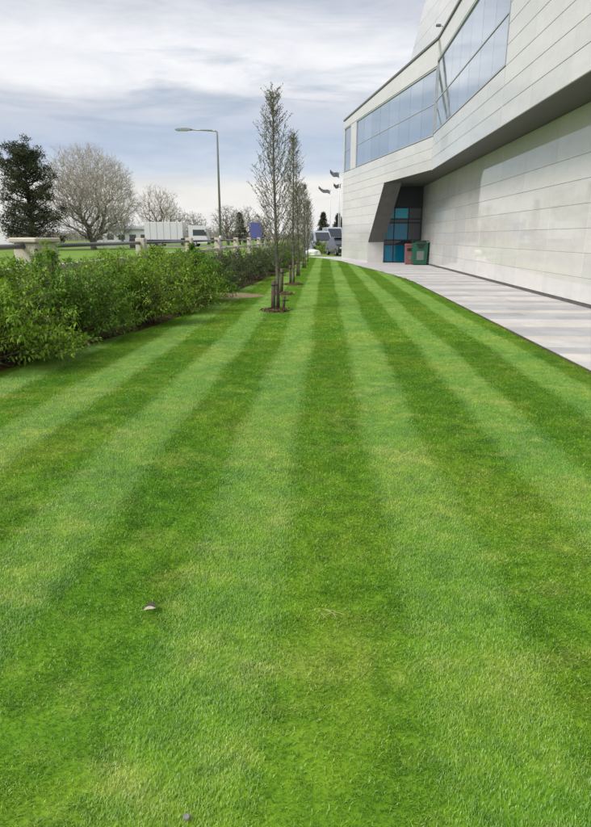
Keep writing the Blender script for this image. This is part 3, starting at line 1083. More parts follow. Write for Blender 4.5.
# ================================================================== shrubs along the bed
def shrub(loc, rx, ry, h, mat, seed, label, nshoot=120, per=70, leaf=0.06, group='shrubs of the hedge row', lw=0.42, name='shrub', stemmat='twig_brown'):
    rng = np.random.default_rng(seed)
    root = empty(name, loc, label, 'shrub', group)
    # lumpy outline
    ph = rng.random(6) * 6.28
    B, D, N, LL, WW = [], [], [], [], []
    segs = []
    for i in range(nshoot):
        az = rng.random() * 2 * np.pi
        el = np.arcsin(np.clip(rng.random() ** 0.8 * 1.08 - 0.05, -0.05, 1.0))
        lump = 1.0 + 0.14 * np.sin(3 * az + ph[0]) + 0.10 * np.sin(5 * az + ph[1] + 2 * el) + 0.12 * np.sin(4 * el + ph[2] + 2 * az) + rng.normal(0, 0.07)
        ce, se = np.cos(el), np.sin(el)
        tip = np.array([rx * ce * np.cos(az), ry * ce * np.sin(az), 0.06 + (h - 0.06) * (0.10 + 0.90 * se)]) * np.array([lump, lump, 0.5 + 0.5 * lump])
        base = np.array([rng.normal(0, 0.13) * rx, rng.normal(0, 0.13) * ry, 0.0])
        ctrl = np.array([tip[0] * 0.55, tip[1] * 0.55, tip[2] * (0.75 + 0.25 * rng.random())])
        ts = np.linspace(0, 1, 6)[:, None]
        P = (1 - ts) ** 2 * base + 2 * ts * (1 - ts) * ctrl + ts ** 2 * tip
        for k in range(5):
            segs.append((P[k], P[k + 1], 0.010 * (1 - k / 6), 0.010 * (1 - (k + 1) / 6)))
        n = int(per * (0.7 + 0.6 * rng.random()))
        t = 0.30 + 0.72 * rng.random(n) ** 0.75
        t = t[:, None]
        pos = (1 - t) ** 2 * base + 2 * t * (1 - t) * ctrl + t ** 2 * tip
        ax = 2 * (1 - t) * (ctrl - base) + 2 * t * (tip - ctrl)
        ax /= np.linalg.norm(ax, axis=1, keepdims=True) + 1e-9
        rd = rng.normal(0, 1, (n, 3))
        side = rd - ax * np.sum(rd * ax, 1, keepdims=True)
        side /= np.linalg.norm(side, axis=1, keepdims=True) + 1e-9
        spread = 0.02 + 0.10 * rng.random((n, 1))
        pos = pos + side * spread * (0.35 + 0.8 * (1 - t))
        d = side * 0.85 + ax * 0.45 + np.array([[0, 0, -0.15]]) + rng.normal(0, 0.2, (n, 3))
        nn = np.array([[0, 0, 1.0]]) + rng.normal(0, 0.35, (n, 3)) + side * 0.2
        l = leaf * (0.65 + 0.6 * rng.random(n))
        pos[:, 2] = np.maximum(pos[:, 2], 0.05)
        B.append(pos)
        D.append(d)
        N.append(nn)
        LL.append(l)
        WW.append(l * lw)
    B, D, N, LL, WW = np.concatenate(B), np.concatenate(D), np.concatenate(N), np.concatenate(LL), np.concatenate(WW)
    q3 = B * 5.2 + ph[3]
    hollow = np.sin(q3[:, 0] + 1.7 * np.sin(q3[:, 1] * 0.8)) + np.sin(q3[:, 1] * 1.1 + 1.3 * np.sin(q3[:, 2])) + np.sin(q3[:, 2] * 1.3 + 1.5 * np.sin(q3[:, 0] * 0.9))
    keep = rng.random(len(B)) < np.clip(0.85 + 0.42 * hollow, 0.22, 1.0)
    B, D, N, LL, WW = B[keep], D[keep], N[keep], LL[keep], WW[keep]
    sprig = np.repeat(rng.random(len(B) // 12 + 1), 12)[:len(B)]        # leaves of one sprig share a tone
    tone = np.clip(0.55 * sprig + 0.45 * rng.random(len(B)), 0, 1)
    LL *= 0.6 + 0.8 * rng.random(len(B))
    WW *= 0.6 + 0.8 * rng.random(len(B))
    dead = rng.random(len(B)) < 0.025
    link('foliage', leaves('foliage', B[~dead], D[~dead], N[~dead], LL[~dead], WW[~dead], mat, rng, tone[~dead]), None, root)
    link('withered_leaves', leaves('withered_leaves', B[dead], D[dead], N[dead], LL[dead], WW[dead], 'leaf_litter', rng), None, root)
    link('stems', segs_mesh('stems', segs, stemmat, 4), None, root)
    return root


SH = [
    ((-4.50, 7.05, 0.012), 0.98, 0.95, 1.10, 'leaf_bright', 'large bright green leafy shrub at the left edge, first in the hedge row'),
    ((-4.35, 8.75, 0.012), 0.95, 0.92, 1.12, 'leaf_green', 'mid green leafy shrub in front of the wide concrete fence pier'),
    ((-3.90, 10.5, 0.012), 0.98, 0.98, 1.14, 'leaf_bright', 'rounded bright green shrub with dark hollow, third along the hedge row'),
    ((-3.70, 12.4, 0.012), 0.95, 0.98, 1.16, 'leaf_bright', 'light green shrub beside the dark one, fourth along the hedge row'),
    ((-3.50, 14.3, 0.012), 0.88, 0.98, 1.12, 'leaf_green', 'deep green shrub ending the bright part of the hedge row'),
    ((-3.40, 17.4, 0.012), 0.85, 1.0, 1.00, 'leaf_greygreen', 'grey green shrub just past the bare earth patch'),
    ((-3.25, 19.6, 0.012), 0.85, 1.1, 1.02, 'leaf_greygreen', 'grey green shrub, second after the bare earth patch'),
    ((-3.05, 22.0, 0.012), 0.85, 1.2, 1.05, 'leaf_greygreen', 'dull green shrub left of the first young tree trunk'),
    ((-2.85, 24.8, 0.012), 0.85, 1.3, 1.08, 'leaf_greygreen', 'dull green shrub level with the third tree stake'),
    ((-2.65, 27.8, 0.012), 0.85, 1.4, 1.10, 'leaf_green', 'small looking green shrub behind the young columnar trees'),
    ((-2.45, 31.2, 0.012), 0.85, 1.6, 1.12, 'leaf_greygreen', 'far grey green shrub behind the second columnar tree'),
    ((-2.30, 35.2, 0.012), 0.85, 1.8, 1.12, 'leaf_green', 'far green shrub near the end of the hedge row'),
    ((-2.40, 40.0, 0.012), 0.85, 2.0, 1.12, 'leaf_greygreen', 'farthest shrub of the hedge row, short of the white boulder'),
]
SH = [((x + 0.42 if y < 16 else x + 0.22, y, z), rx * 1.15, ry * (0.93 if y < 16 else 1.05), h * (1.06 if y < 16 else 1.0), mt, lab) for (x, y, z), rx, ry, h, mt, lab in SH]
for i, (loc, rx, ry, h, mt, lab) in enumerate(SH):
    near = loc[1] < 16
    shrub(loc, rx, ry, h, mt, 100 + i, lab, nshoot=225 if near else 130, per=115 if near else 62, leaf=0.055 if near else 0.065)
shrub((-4.72, 10.35, 0.012), 0.40, 0.6, 1.42, 'leaf_bright', 77, 'yellow green climber growing up against the wide fence pier', nshoot=46, per=50, leaf=0.06, group=None, name='climbing_shrub')
shrub((-4.75, 13.2, 0.012), 0.55, 0.9, 1.12, 'leaf_green', 78, 'low green shrub squeezed between the hedge row and the fence rails', nshoot=80, per=50, leaf=0.06, group=None)

# leaf litter and twigs on the bed
rng = np.random.default_rng(8)
n = 9000
yb = 4 + 36 * rng.random(n) ** 1.6
xb = np.array([curve_x(BED, v) for v in yb]) - 0.02 - 1.2 * rng.random(n) ** 1.4
B = np.stack([xb, yb, 0.016 + 0.02 * rng.random(n)], 1)
D = rng.normal(0, 1, (n, 3)) * np.array([1, 1, 0.25])
N = np.array([[0, 0, 1.0]]) + rng.normal(0, 0.4, (n, 3))
l = 0.03 + 0.05 * rng.random(n)
lit = link('leaf_litter', leaves('leaf_litter', B, D, N, l, l * 0.5, 'leaf_litter', rng))
tag(lit, 'brown leaf litter on the soil under the shrubs', 'leaf litter', kind='stuff')

# bare earth patch beside the bed
pb = MB()
ring = []
for k in range(28):
    q = 2 * math.pi * k / 28
    rr = 1 + 0.12 * math.sin(3 * q + 1) + 0.07 * math.sin(7 * q)
    ring.append((-2.35 + 0.72 * rr * math.cos(q), 16.0 + 0.62 * rr * math.sin(q)))
vs = [(x, y, 0.0) for x, y in ring] + [(-2.35 + (x + 2.35) * 0.8, 16 + (y - 16) * 0.8, 0.036) for x, y in ring] + [(-2.35, 16.0, 0.045)]
pb.add(vs, [(k, (k + 1) % 28, 28 + (k + 1) % 28, 28 + k) for k in range(28)] + [(28 + k, 28 + (k + 1) % 28, 56) for k in range(28)], True)
tag(pb.build('earth_patch', 'dry_soil'), kind='structure')


# ================================================================== young columnar trees, stakes, mulch
def columnar_tree(loc, H, rad, seed, label, nleaf, twigmat='twig_young', green=0.5):
    rng = np.random.default_rng(seed)
    root = empty('young_tree', loc, label, 'tree', 'young columnar trees in the lawn')
    pts = []
    for k in range(15):
        t = k / 14
        pts.append((0.05 * math.sin(3 * t + seed) * t - 0.05 * t, 0.04 * math.cos(2.3 * t + seed) * t, H * t))
    MB().tube(pts, [0.034 * (1 - t / 14) ** 0.8 + 0.007 for t in range(15)], 7).build('trunk', 'bark_young', root)
    segs = []
    tips = []
    for i in range(124):
        t = 0.20 + 0.78 * (i / 124) + rng.normal(0, 0.01)
        t = min(max(t, 0.2), 0.985)
        k = min(int(t * 14), 13)
        p = np.array(pts[k]) + (np.array(pts[k + 1]) - np.array(pts[k])) * (t * 14 - k)
        az = i * 2.4 + rng.normal(0, 0.4)
        reach = rad * (0.10 + 0.95 * min(1.0, 1.75 * (1 - t)) ** 1.1 * min(1.0, 0.45 + t)) * (0.5 + 0.65 * rng.random())
        rise = min(reach * (1.5 + 0.7 * rng.random()), max(0.05, (1.0 - t) * H * 0.8 + 0.03))
        q = p
        r = 0.011 * (1 - 0.6 * t)
        nst = 5
        for s in range(nst):
            f = (s + 1) / nst
            tgt = p + np.array([math.cos(az) * reach * f ** 0.75, math.sin(az) * reach * f ** 0.75, rise * f ** 1.2]) + rng.normal(0, 0.012, 3)
            segs.append((q, tgt, max(r * (1 - s / 6), 0.004), max(r * (1 - (s + 1) / 6), 0.003)))
            if s >= 1:
                for m in range(2):
                    a2 = az + rng.normal(0, 1.2)
                    ln = 0.10 + 0.16 * rng.random()
                    e = tgt + np.array([math.cos(a2) * ln * 0.6, math.sin(a2) * ln * 0.6, ln * 0.6])
                    segs.append((tgt, e, 0.0035, 0.002))
                    tips.append((tgt, e))
            q = tgt
    link('twigs', segs_mesh('twigs', segs, twigmat, 3), None, root)
    n = nleaf
    ii = rng.integers(0, len(tips), n)
    f = rng.random((n, 1))
    A = np.array([tips[i][0] for i in ii])
    E_ = np.array([tips[i][1] for i in ii])
    B = A + (E_ - A) * f
    D = rng.normal(0, 1, (n, 3)) + np.array([[0, 0, 0.5]])
    l = 0.016 + 0.020 * rng.random(n)
    link('leaves', leaves('leaves', B, D, rng.normal(0, 1, (n, 3)), l, l * 0.55, 'leaf_bud', rng), None, root)
    return root


def mulch(loc, seed, label, rad=0.42):
    rng = np.random.default_rng(seed)
    root = empty('mulch_ring', loc, label, 'mulch', 'mulch rings round the young trees')
    mb = MB()
    n = 26
    r1 = [rad * (1 + 0.1 * math.sin(3 * k + seed) + rng.normal(0, 0.04)) for k in range(n)]
    vs = [(r1[k] * math.cos(6.2832 * k / n), r1[k] * math.sin(6.2832 * k / n), 0.0) for k in range(n)] + [(0.72 * r1[k] * math.cos(6.2832 * k / n), 0.72 * r1[k] * math.sin(6.2832 * k / n), 0.045) for k in range(n)] + [(0, 0, 0.055)]
    mb.add(vs, [(k, (k + 1) % n, n + (k + 1) % n, n + k) for k in range(n)] + [(n + k, n + (k + 1) % n, 2 * n) for k in range(n)], True)
    mb.build('mound', 'soil', root)
    m = 260
    rr = rad * 1.08 * np.sqrt(rng.random(m))
    a = rng.random(m) * 6.28
    B = np.stack([rr * np.cos(a), rr * np.sin(a), 0.05 - 0.03 * (rr / rad) ** 3 + 0.015 * rng.random(m)], 1)
    l = 0.03 + 0.05 * rng.random(m)
    ch = link('bark_chips', leaves('bark_chips', B, rng.normal(0, 1, (m, 3)) * np.array([1, 1, 0.3]), np.array([[0, 0, 1.0]]) + rng.normal(0, 0.4, (m, 3)), l, l * 0.45, 'leaf_litter', rng), None, root)
    tag(ch, kind='stuff')
    return root


def stake(loc, h, label, tilt=0.0, rad=0.045):
    root = empty('tree_stake', loc, label, 'stake', 'short stakes beside the young trees')
    MB().tube([(0, 0, -0.05), (tilt * 0.5, 0, h * 0.5), (tilt, 0, h - 0.02), (tilt, 0, h)], [rad, rad, rad * 0.97, rad * 0.8], 10).build('post', 'stake_wood', root)
    # rubber tie round the stake, reaching to the trunk
    s = MB()
    cz = h - 0.10
    s.tube([(tilt + (rad + 0.006) * math.cos(q), (rad + 0.006) * math.sin(q), cz) for q in [k * 6.2832 / 10 for k in range(11)]], 0.012, 6)
    s.tube([(tilt + rad, 0, cz), (tilt + rad + 0.05, 0.03, cz)], 0.012, 6)
    s.build('tie', 'rubber', root)
    return root


T1 = on_ground(275.5, 311)
columnar_tree((T1.x + 0.05, T1.y + 0.12, 0), 4.2, 0.50, 3, 'tallest young columnar tree, nearest the camera, sparse grey green leaves', 5200)
columnar_tree((-1.00, 20.0, 0), 4.55, 0.44, 5, 'second young columnar tree along the lawn, thin olive buds', 6000)
columnar_tree((-1.02, 24.6, 0), 3.5, 0.36, 15, 'slender young tree between the second and the shorter olive one', 3600)
columnar_tree((-0.98, 31.0, 0), 3.95, 0.46, 9, 'shorter looking olive green columnar tree, third peak in the row', 9000)
columnar_tree((-1.05, 38.5, 0), 3.6, 0.46, 12, 'last young columnar tree, behind the olive green one', 8000)
mulch((T1.x, T1.y, 0), 4, 'brown mulch ring round the foot of the nearest stake and young tree', 0.29)
mulch((-1.14, 16.5, 0), 5, 'brown mulch patch under the second stake', 0.30)
mulch((-1.02, 20.0, 0), 6, 'brown mulch patch under the third stake', 0.32)
stake((T1.x - 0.05, T1.y - 0.02, 0.02), 0.62, 'nearest dark round tree stake standing in the mulch ring', 0.02, 0.048)
stake((T1.x + 0.16, T1.y + 0.02, 0.02), 0.30, 'stubby dark stake right of the nearest tall stake', 0.03, 0.03)
stake((-1.17, 16.6, 0.02), 0.66, 'second tree stake along the lawn, greyer and thinner', 0.02, 0.05)
stake((-1.10, 20.0, 0.02), 0.60, 'third tree stake along the lawn', -0.02, 0.045)
stake((-1.10, 24.6, 0.0), 0.60, 'fourth tree stake, beside the slender young tree', 0.02, 0.045)
stake((-1.08, 31.0, 0.0), 0.60, 'far stake at the foot of the olive green columnar tree', 0.0, 0.045)

# ================================================================== fence with concrete posts
FX = -5.25
fence = empty('post_and_rail_fence', (FX, 11.0, 0), 'concrete post fence with dark steel rail behind the hedge', 'fence')
def fbox(name, lo, hi, mat, c=0.015):
    return MB().cbox((lo[0] - FX, lo[1] - 11.0, lo[2]), (hi[0] - FX, hi[1] - 11.0, hi[2]), c).build(name, mat, fence)
PY = [17.6 + 6.35 * k for k in range(8)]
pier = fbox('pier', (FX - 0.2, 10.65, -0.1), (FX + 0.2, 11.55, 1.40), 'fence_concrete')
MB().cbox((-0.25, -0.41, 1.402), (0.25, 0.61, 1.49), 0.02).build('cap', 'fence_concrete', pier)
post_me = MB().cbox((-0.13, -0.13, -0.1), (0.13, 0.13, 1.47), 0.015).mesh('post', 'fence_concrete')
br_me = MB().cbox((-0.17, -0.10, -0.13), (0.0, 0.10, 0.13), 0.01).mesh('bracket', 'bracket_black')
for k, yv in enumerate(PY):
    p = link('post', post_me, None, fence, (0, yv - 11.0, 0))
    link('bracket', br_me, None, p, (-0.132, -0.02, 1.33))
    # lighter posts between the main ones
prev = 11.55
allp = [3.9] + [10.35]
fbox('post', (FX - 0.13, 3.6, -0.1), (FX + 0.13, 3.86, 1.47), 'fence_concrete')
def rail(y0, y1, z, r, x, mat, name):
    m = MB().tube([(x, y0 - 11.0, z), (x, y1 - 11.0, z)], r, 8)
    m.build(name, mat, fence)
edges = [3.86, 10.35, 11.55] 
for a, b in [(3.86, 10.65), (11.55, PY[0] - 0.13)] + [(PY[k] + 0.13, PY[k + 1] - 0.13) for k in range(7)]:
    rail(a, b, 1.34, 0.044, -0.02, 'rail_steel', 'rail')
    MB().cbox((-0.06, a - 11.0 + 0.002, 0.86), (0.06, b - 11.0 - 0.002, 0.99), 0.01).build('lower_rail', 'fence_concrete', fence)

# ================================================================== road beyond the fence
road = sheet('road', [(-400, 95), (60, 95), (60, 104), (-400, 104)], -0.022, 'asphalt')
tag(road, kind='structure')
kb = MB()
kb.box((-400, 94.85, -0.04), (60, 95.0, 0.08))
kb.box((-400, 104.0, -0.04), (60, 104.15, 0.08))
tag(kb.build('kerb', 'kerb_concrete'), kind='structure')
tag(sheet('car_park', [(-6.5, 57.5), (30, 57.5), (30, 82), (-6.5, 82)], -0.022, 'asphalt'), kind='structure')

# street lamp
LP = at_depth(217, 131, 38)
lamp = empty('street_lamp', (LP.x, 38, -0.03), 'tall grey street lamp with a single arm reaching left', 'street lamp')
HL = LP.z + 0.03
MB().tube([(0, 0, 0), (0, 0, 1.6), (0, 0, 1.62)], [0.105, 0.10, 0.075], 12).build('base', 'lamp_steel', lamp)
MB().tube([(0, 0, 1.6), (0, 0, HL - 0.25), (0, 0, HL - 0.06), (-0.08, 0, HL), (-0.3, 0, HL + 0.02)], [0.075, 0.055, 0.052, 0.05, 0.045], 10).build('pole', 'lamp_steel', lamp)
MB().tube([(-0.28, 0, HL + 0.02), (-1.6, 0, HL + 0.09)], [0.045, 0.038], 8).build('arm', 'lamp_steel', lamp)
hd = MB()
hd.prism([(-2.45, HL + 0.06), (-1.55, HL + 0.045), (-1.5, HL + 0.12), (-1.75, HL + 0.17), (-2.3, HL + 0.15), (-2.45, HL + 0.11)], 'y', -0.13, 0.13)
hd = hd.build('lamp_head', 'lamp_steel', lamp)
MB().prism([(-2.35, HL + 0.02), (-1.75, HL + 0.01), (-1.72, HL + 0.052), (-2.38, HL + 0.06)], 'y', -0.1, 0.1).build('lens', 'lamp_lens', hd)


# ================================================================== bare trees, pine, conifers
def bare_tree(loc, H, seed, label, twigmat='twig_pale', n=1500, wide=0.42, low=0.16, group='bare trees beyond the road', rt=0.012, stems=1, egg=0.0, twl=0.055):
    """crown points joined one by one to the cheapest node nearer the root: limbs fork and thin outwards"""
    rng = np.random.default_rng(seed)
    root = empty('bare_tree', loc, label, 'tree', group)
    c = np.array([0, 0, H * (0.5 + low * 0.5)])
    rad = np.array([H * wide, H * wide, H * (0.5 - low * 0.5)])
    P = rng.normal(0, 1, (n, 3))
    P /= np.linalg.norm(P, axis=1, keepdims=True)
    ph = rng.random(4) * 6.28
    az = np.arctan2(P[:, 1], P[:, 0])
    lump = 1 + 0.06 * np.sin(3 * az + ph[0]) + 0.06 * np.sin(4 * P[:, 2] * 2 + ph[1] + az) + 0.05 * np.sin(7 * az + 5 * P[:, 2] + ph[2])
    P *= (rng.random((n, 1)) ** 0.42) * lump[:, None]
    P[:, :2] *= (1 - egg * P[:, 2:3])
    P = c + P * rad
    # trunk nodes
    nodes = [np.array([0.0, 0, 0])]
    par = [-1]
    plen = [0.0]
    for s_ in range(stems):
        a = s_ * 6.2832 / stems + rng.normal(0, 0.3)
        k0 = 0
        d = np.array([math.cos(a) * 0.28, math.sin(a) * 0.28, 1.0]) if stems > 1 else np.array([0.03, 0.02, 1.0])
        for k in range(4):
            q = nodes[k0] + d * H * (low + 0.05) / 4 * (1 if k else 0.8) + rng.normal(0, 0.008 * H, 3) * (1 if k else 0)
            nodes.append(q)
            par.append(k0)
            plen.append(plen[k0] + np.linalg.norm(q - nodes[k0]))
            k0 = len(nodes) - 1
    order = np.argsort(np.linalg.norm((P - np.array([0, 0, H * low])), axis=1))
    N_ = np.zeros((len(nodes) + n, 3))
    PL = np.zeros(len(nodes) + n)
    m = len(nodes)
    N_[:m] = nodes
    PL[:m] = plen
    for i in order:
        d = np.linalg.norm(N_[:m] - P[i], axis=1)
        j = int(np.argmin(d + 0.32 * PL[:m] + 0.25 * np.maximum(0, N_[:m, 2] - P[i, 2])))
        N_[m] = P[i]
        PL[m] = PL[j] + d[j]
        par.append(j)
        m += 1
    cnt = np.ones(m)
    for i in range(m - 1, 0, -1):
        cnt[par[i]] += cnt[i]
    rr = rt * cnt ** 0.46
    thick, thin = [], []
    for i in range(1, m):
        j = par[i]
        a, b = N_[j], N_[i]
        L_ = np.linalg.norm(b - a)
        mid = (a + b) / 2 + rng.normal(0, 0.06 * L_, 3) + np.array([0, 0, -0.05 * L_])
        dst = thick if cnt[i] > n * 0.02 else thin
        r0 = min(rr[j], rr[i] * 1.5)
        dst.append((a, mid, r0, (r0 + rr[i]) / 2))
        dst.append((mid, b, (r0 + rr[i]) / 2, rr[i]))
        out = (b - c) / (np.linalg.norm(b - c) + 1e-6) * 0.5 + (b - a) / (L_ + 1e-6)
        if cnt[i] < 14:
            for k in range(4):
                d = out + rng.normal(0, 0.55, 3) + np.array([0, 0, 0.25])
                d /= np.linalg.norm(d)
                ln = H * twl * (0.5 + rng.random())
                e = b + d * ln
                thin.append((b, e, rt * 0.8, rt * 0.45))
                f = b + d * ln * 0.5
                d2 = d + rng.normal(0, 0.6, 3)
                thin.append((f, f + d2 / np.linalg.norm(d2) * ln * 0.5, rt * 0.6, rt * 0.4))
    link('trunk', segs_mesh('trunk', thick, 'bark_grey', 7), None, root)
    link('crown', segs_mesh('crown', thin, twigmat, 3), None, root)
    return root


BT = at_depth(93, 238, 80)
bare_tree((BT.x, 80, -0.03), 12.3, 21, 'large round crowned bare tree with pale twigs right of the dark pine', n=3600, wide=0.50, low=0.08, stems=6, rt=0.0115, egg=0.16, twl=0.06)
B2 = at_depth(158, 230, 115)
bare_tree((B2.x, 115, -0.03), 10.2, 33, 'smaller bare tree behind the white lorry', n=900, wide=0.40, rt=0.016)
for i, (px, Y, H, lab) in enumerate(((228, 120, 7.2, 'bare tree just right of the street lamp'), (247, 150, 8.5, 'bare tree behind the blue sign'), (262, 140, 6.5, 'low bare tree right of the blue sign'), (196, 160, 7.5, 'faint bare tree above the lorry cab'), (178, 170, 9.0, 'distant bare tree behind the front of the lorry trailer'), (122, 150, 9.0, 'bare tree half hidden by the large round crowned tree'))):
    q = at_depth(px, 237, Y)
    bare_tree((q.x, Y, -0.03), H, 40 + i, lab, twigmat='twig_grey', n=420, wide=0.42, rt=0.02)


def needles(rng, centers, radius, per, size, mat, name):
    n = len(centers) * per
    c = np.repeat(np.array(centers), per, axis=0)
    rr = np.repeat(np.array(radius), per)[:, None]
    off = rng.normal(0, 1, (n, 3))
    off /= np.linalg.norm(off, axis=1, keepdims=True)
    off *= rng.random((n, 1)) ** 0.5 * rr
    off[:, 2] *= 0.6
    B = c + off
    D = off / (rr + 1e-6) + rng.normal(0, 0.5, (n, 3)) + np.array([[0, 0, 0.3]])
    l = size * (0.6 + 0.8 * rng.random(n))
    return leaves(name, B, D, rng.normal(0, 1, (n, 3)), l, l * 0.28, mat, rng)


def pine_tree(loc, H, seed, label):
    rng = np.random.default_rng(seed)
    root = empty('pine_tree', loc, label, 'tree')
    MB().tube([(0, 0, 0), (0.1, 0, H * 0.3), (-0.1, 0.1, H * 0.6), (0.1, 0, H * 0.97)], [0.34, 0.28, 0.18, 0.04], 9).build('trunk', 'bark_dark', root)
    segs, cen, rad = [], [], []
    for i in range(74):
        t = 0.07 + 0.91 * (i / 74) ** 1.05
        az = i * 2.4 + rng.normal(0, 0.3)
        prof = (0.55 + 0.45 * math.sin(9.0 * t + 1.0)) * 0.25 + 0.80 * min(1, (1.06 - t) * 1.9)
        reach = H * 0.37 * prof * (0.55 + 0.55 * rng.random())
        p = np.array([0, 0, H * t])
        e = p + np.array([math.cos(az) * reach, math.sin(az) * reach, reach * (0.25 + 0.45 * t) + rng.normal(0, 0.2)])
        m = (p + e) / 2 + np.array([0, 0, -0.06 * reach])
        segs += [(p, m, 0.09, 0.06), (m, e, 0.06, 0.025)]
        for k in range(6):
            f = 0.40 + 0.64 * rng.random()
            cen.append(p + (e - p) * f + rng.normal(0, 0.22, 3))
            rad.append(0.40 + 0.5 * rng.random())
            segs.append((p + (e - p) * f, cen[-1], 0.02, 0.012))
    link('branches', segs_mesh('branches', segs, 'bark_dark', 4), None, root)
    link('crown', needles(rng, cen, rad, 56, 0.28, 'needle', 'crown'), None, root)
    return root


PT = at_depth(33, 237, 72)
pine_tree((PT.x, 72, -0.03), 11.0, 6, 'dark green pine at the left edge beside the large bare tree')

def conifer(loc, H, rad, seed, label, mat='needle'):
    rng = np.random.default_rng(seed)
    root = empty('conifer', loc, label, 'tree')
    MB().tube([(0, 0, 0), (0, 0, H * 0.5), (0, 0, H * 0.98)], [0.14, 0.09, 0.02], 8).build('trunk', 'bark_dark', root)
    cen, rd = [], []
    for i in range(240):
        t = 0.06 + 0.93 * rng.random()
        a = rng.random() * 6.28
        r = rad * (1 - t) ** 0.8 * math.sqrt(rng.random())
        cen.append((r * math.cos(a), r * math.sin(a), H * t))
        rd.append(0.18 + 0.28 * (1 - t))
    link('crown', needles(rng, cen, rd, 26, 0.26, mat, 'crown'), None, root)
    return root


C1 = at_depth(323, 237, 105)
conifer((C1.x, 105, -0.03), 5.4, 1.7, 3, 'small dark conifer beyond the car park, left of the building')
C2 = at_depth(240, 237, 130)
conifer((C2.x, 130, -0.03), 6.4, 1.9, 4, 'dark conifer left of the blue sign')
C3 = at_depth(338, 237, 90)
conifer((C3.x, 90, -0.03), 4.6, 1.5, 7, 'dark conifer against the far corner of the building')

# far wood along the horizon
rng = np.random.default_rng(99)
segs = []
for i in range(2600):
    a = rng.uniform(-0.75, 0.15)
    Y = rng.uniform(230, 330)
    x = a * Y
    h = (2.2 + 3.4 * rng.random() ** 2) * (0.75 + 0.35 * math.sin(a * 23) + 0.2 * math.sin(a * 61))
    segs.append((np.array([x, Y, 0]), np.array([x + rng.normal(0, 0.5), Y, max(h, 1.0)]), 0.20, 0.06))
    for k in range(4):
        z = h * (0.3 + 0.5 * rng.random())
        segs.append((np.array([x, Y, z]), np.array([x + rng.normal(0, 1.6), Y + rng.normal(0, 1), z + 0.6 + rng.random() * 1.4]), 0.10, 0.05))
wood = link('distant_wood', segs_mesh('distant_wood', segs, 'twig_grey', 3))
tag(wood, 'low grey band of leafless wood along the horizon', 'wood', kind='stuff')


# ================================================================== vehicles and far things
def wheel(parent, x, y, r, w_=0.22, axis='y'):
    t = MB()
    n = 18
    ring = [(r * 0.62, -w_ / 2), (r * 0.94, -w_ / 2), (r, -w_ / 2 + 0.03), (r, w_ / 2 - 0.03), (r * 0.94, w_ / 2), (r * 0.62, w_ / 2)]
    vs, fs = [], []
    for k in range(n):
        q = 6.2832 * k / n
        vs += [(a * math.cos(q), b, a * math.sin(q)) for a, b in ring]
    m = len(ring)
    for k in range(n):
        for i in range(m):
            fs.append((k * m + i, k * m + (i + 1) % m, ((k + 1) % n) * m + (i + 1) % m, ((k + 1) % n) * m + i))
    t.add(vs, fs, True)
    o = t.build('wheel', 'tyre', parent, (x, y, r))
    MB().tube([(0, -w_ / 2 + 0.01, 0), (0, w_ / 2 - 0.01, 0)], r * 0.62, 14).build('rim', 'rim', o)
    return o


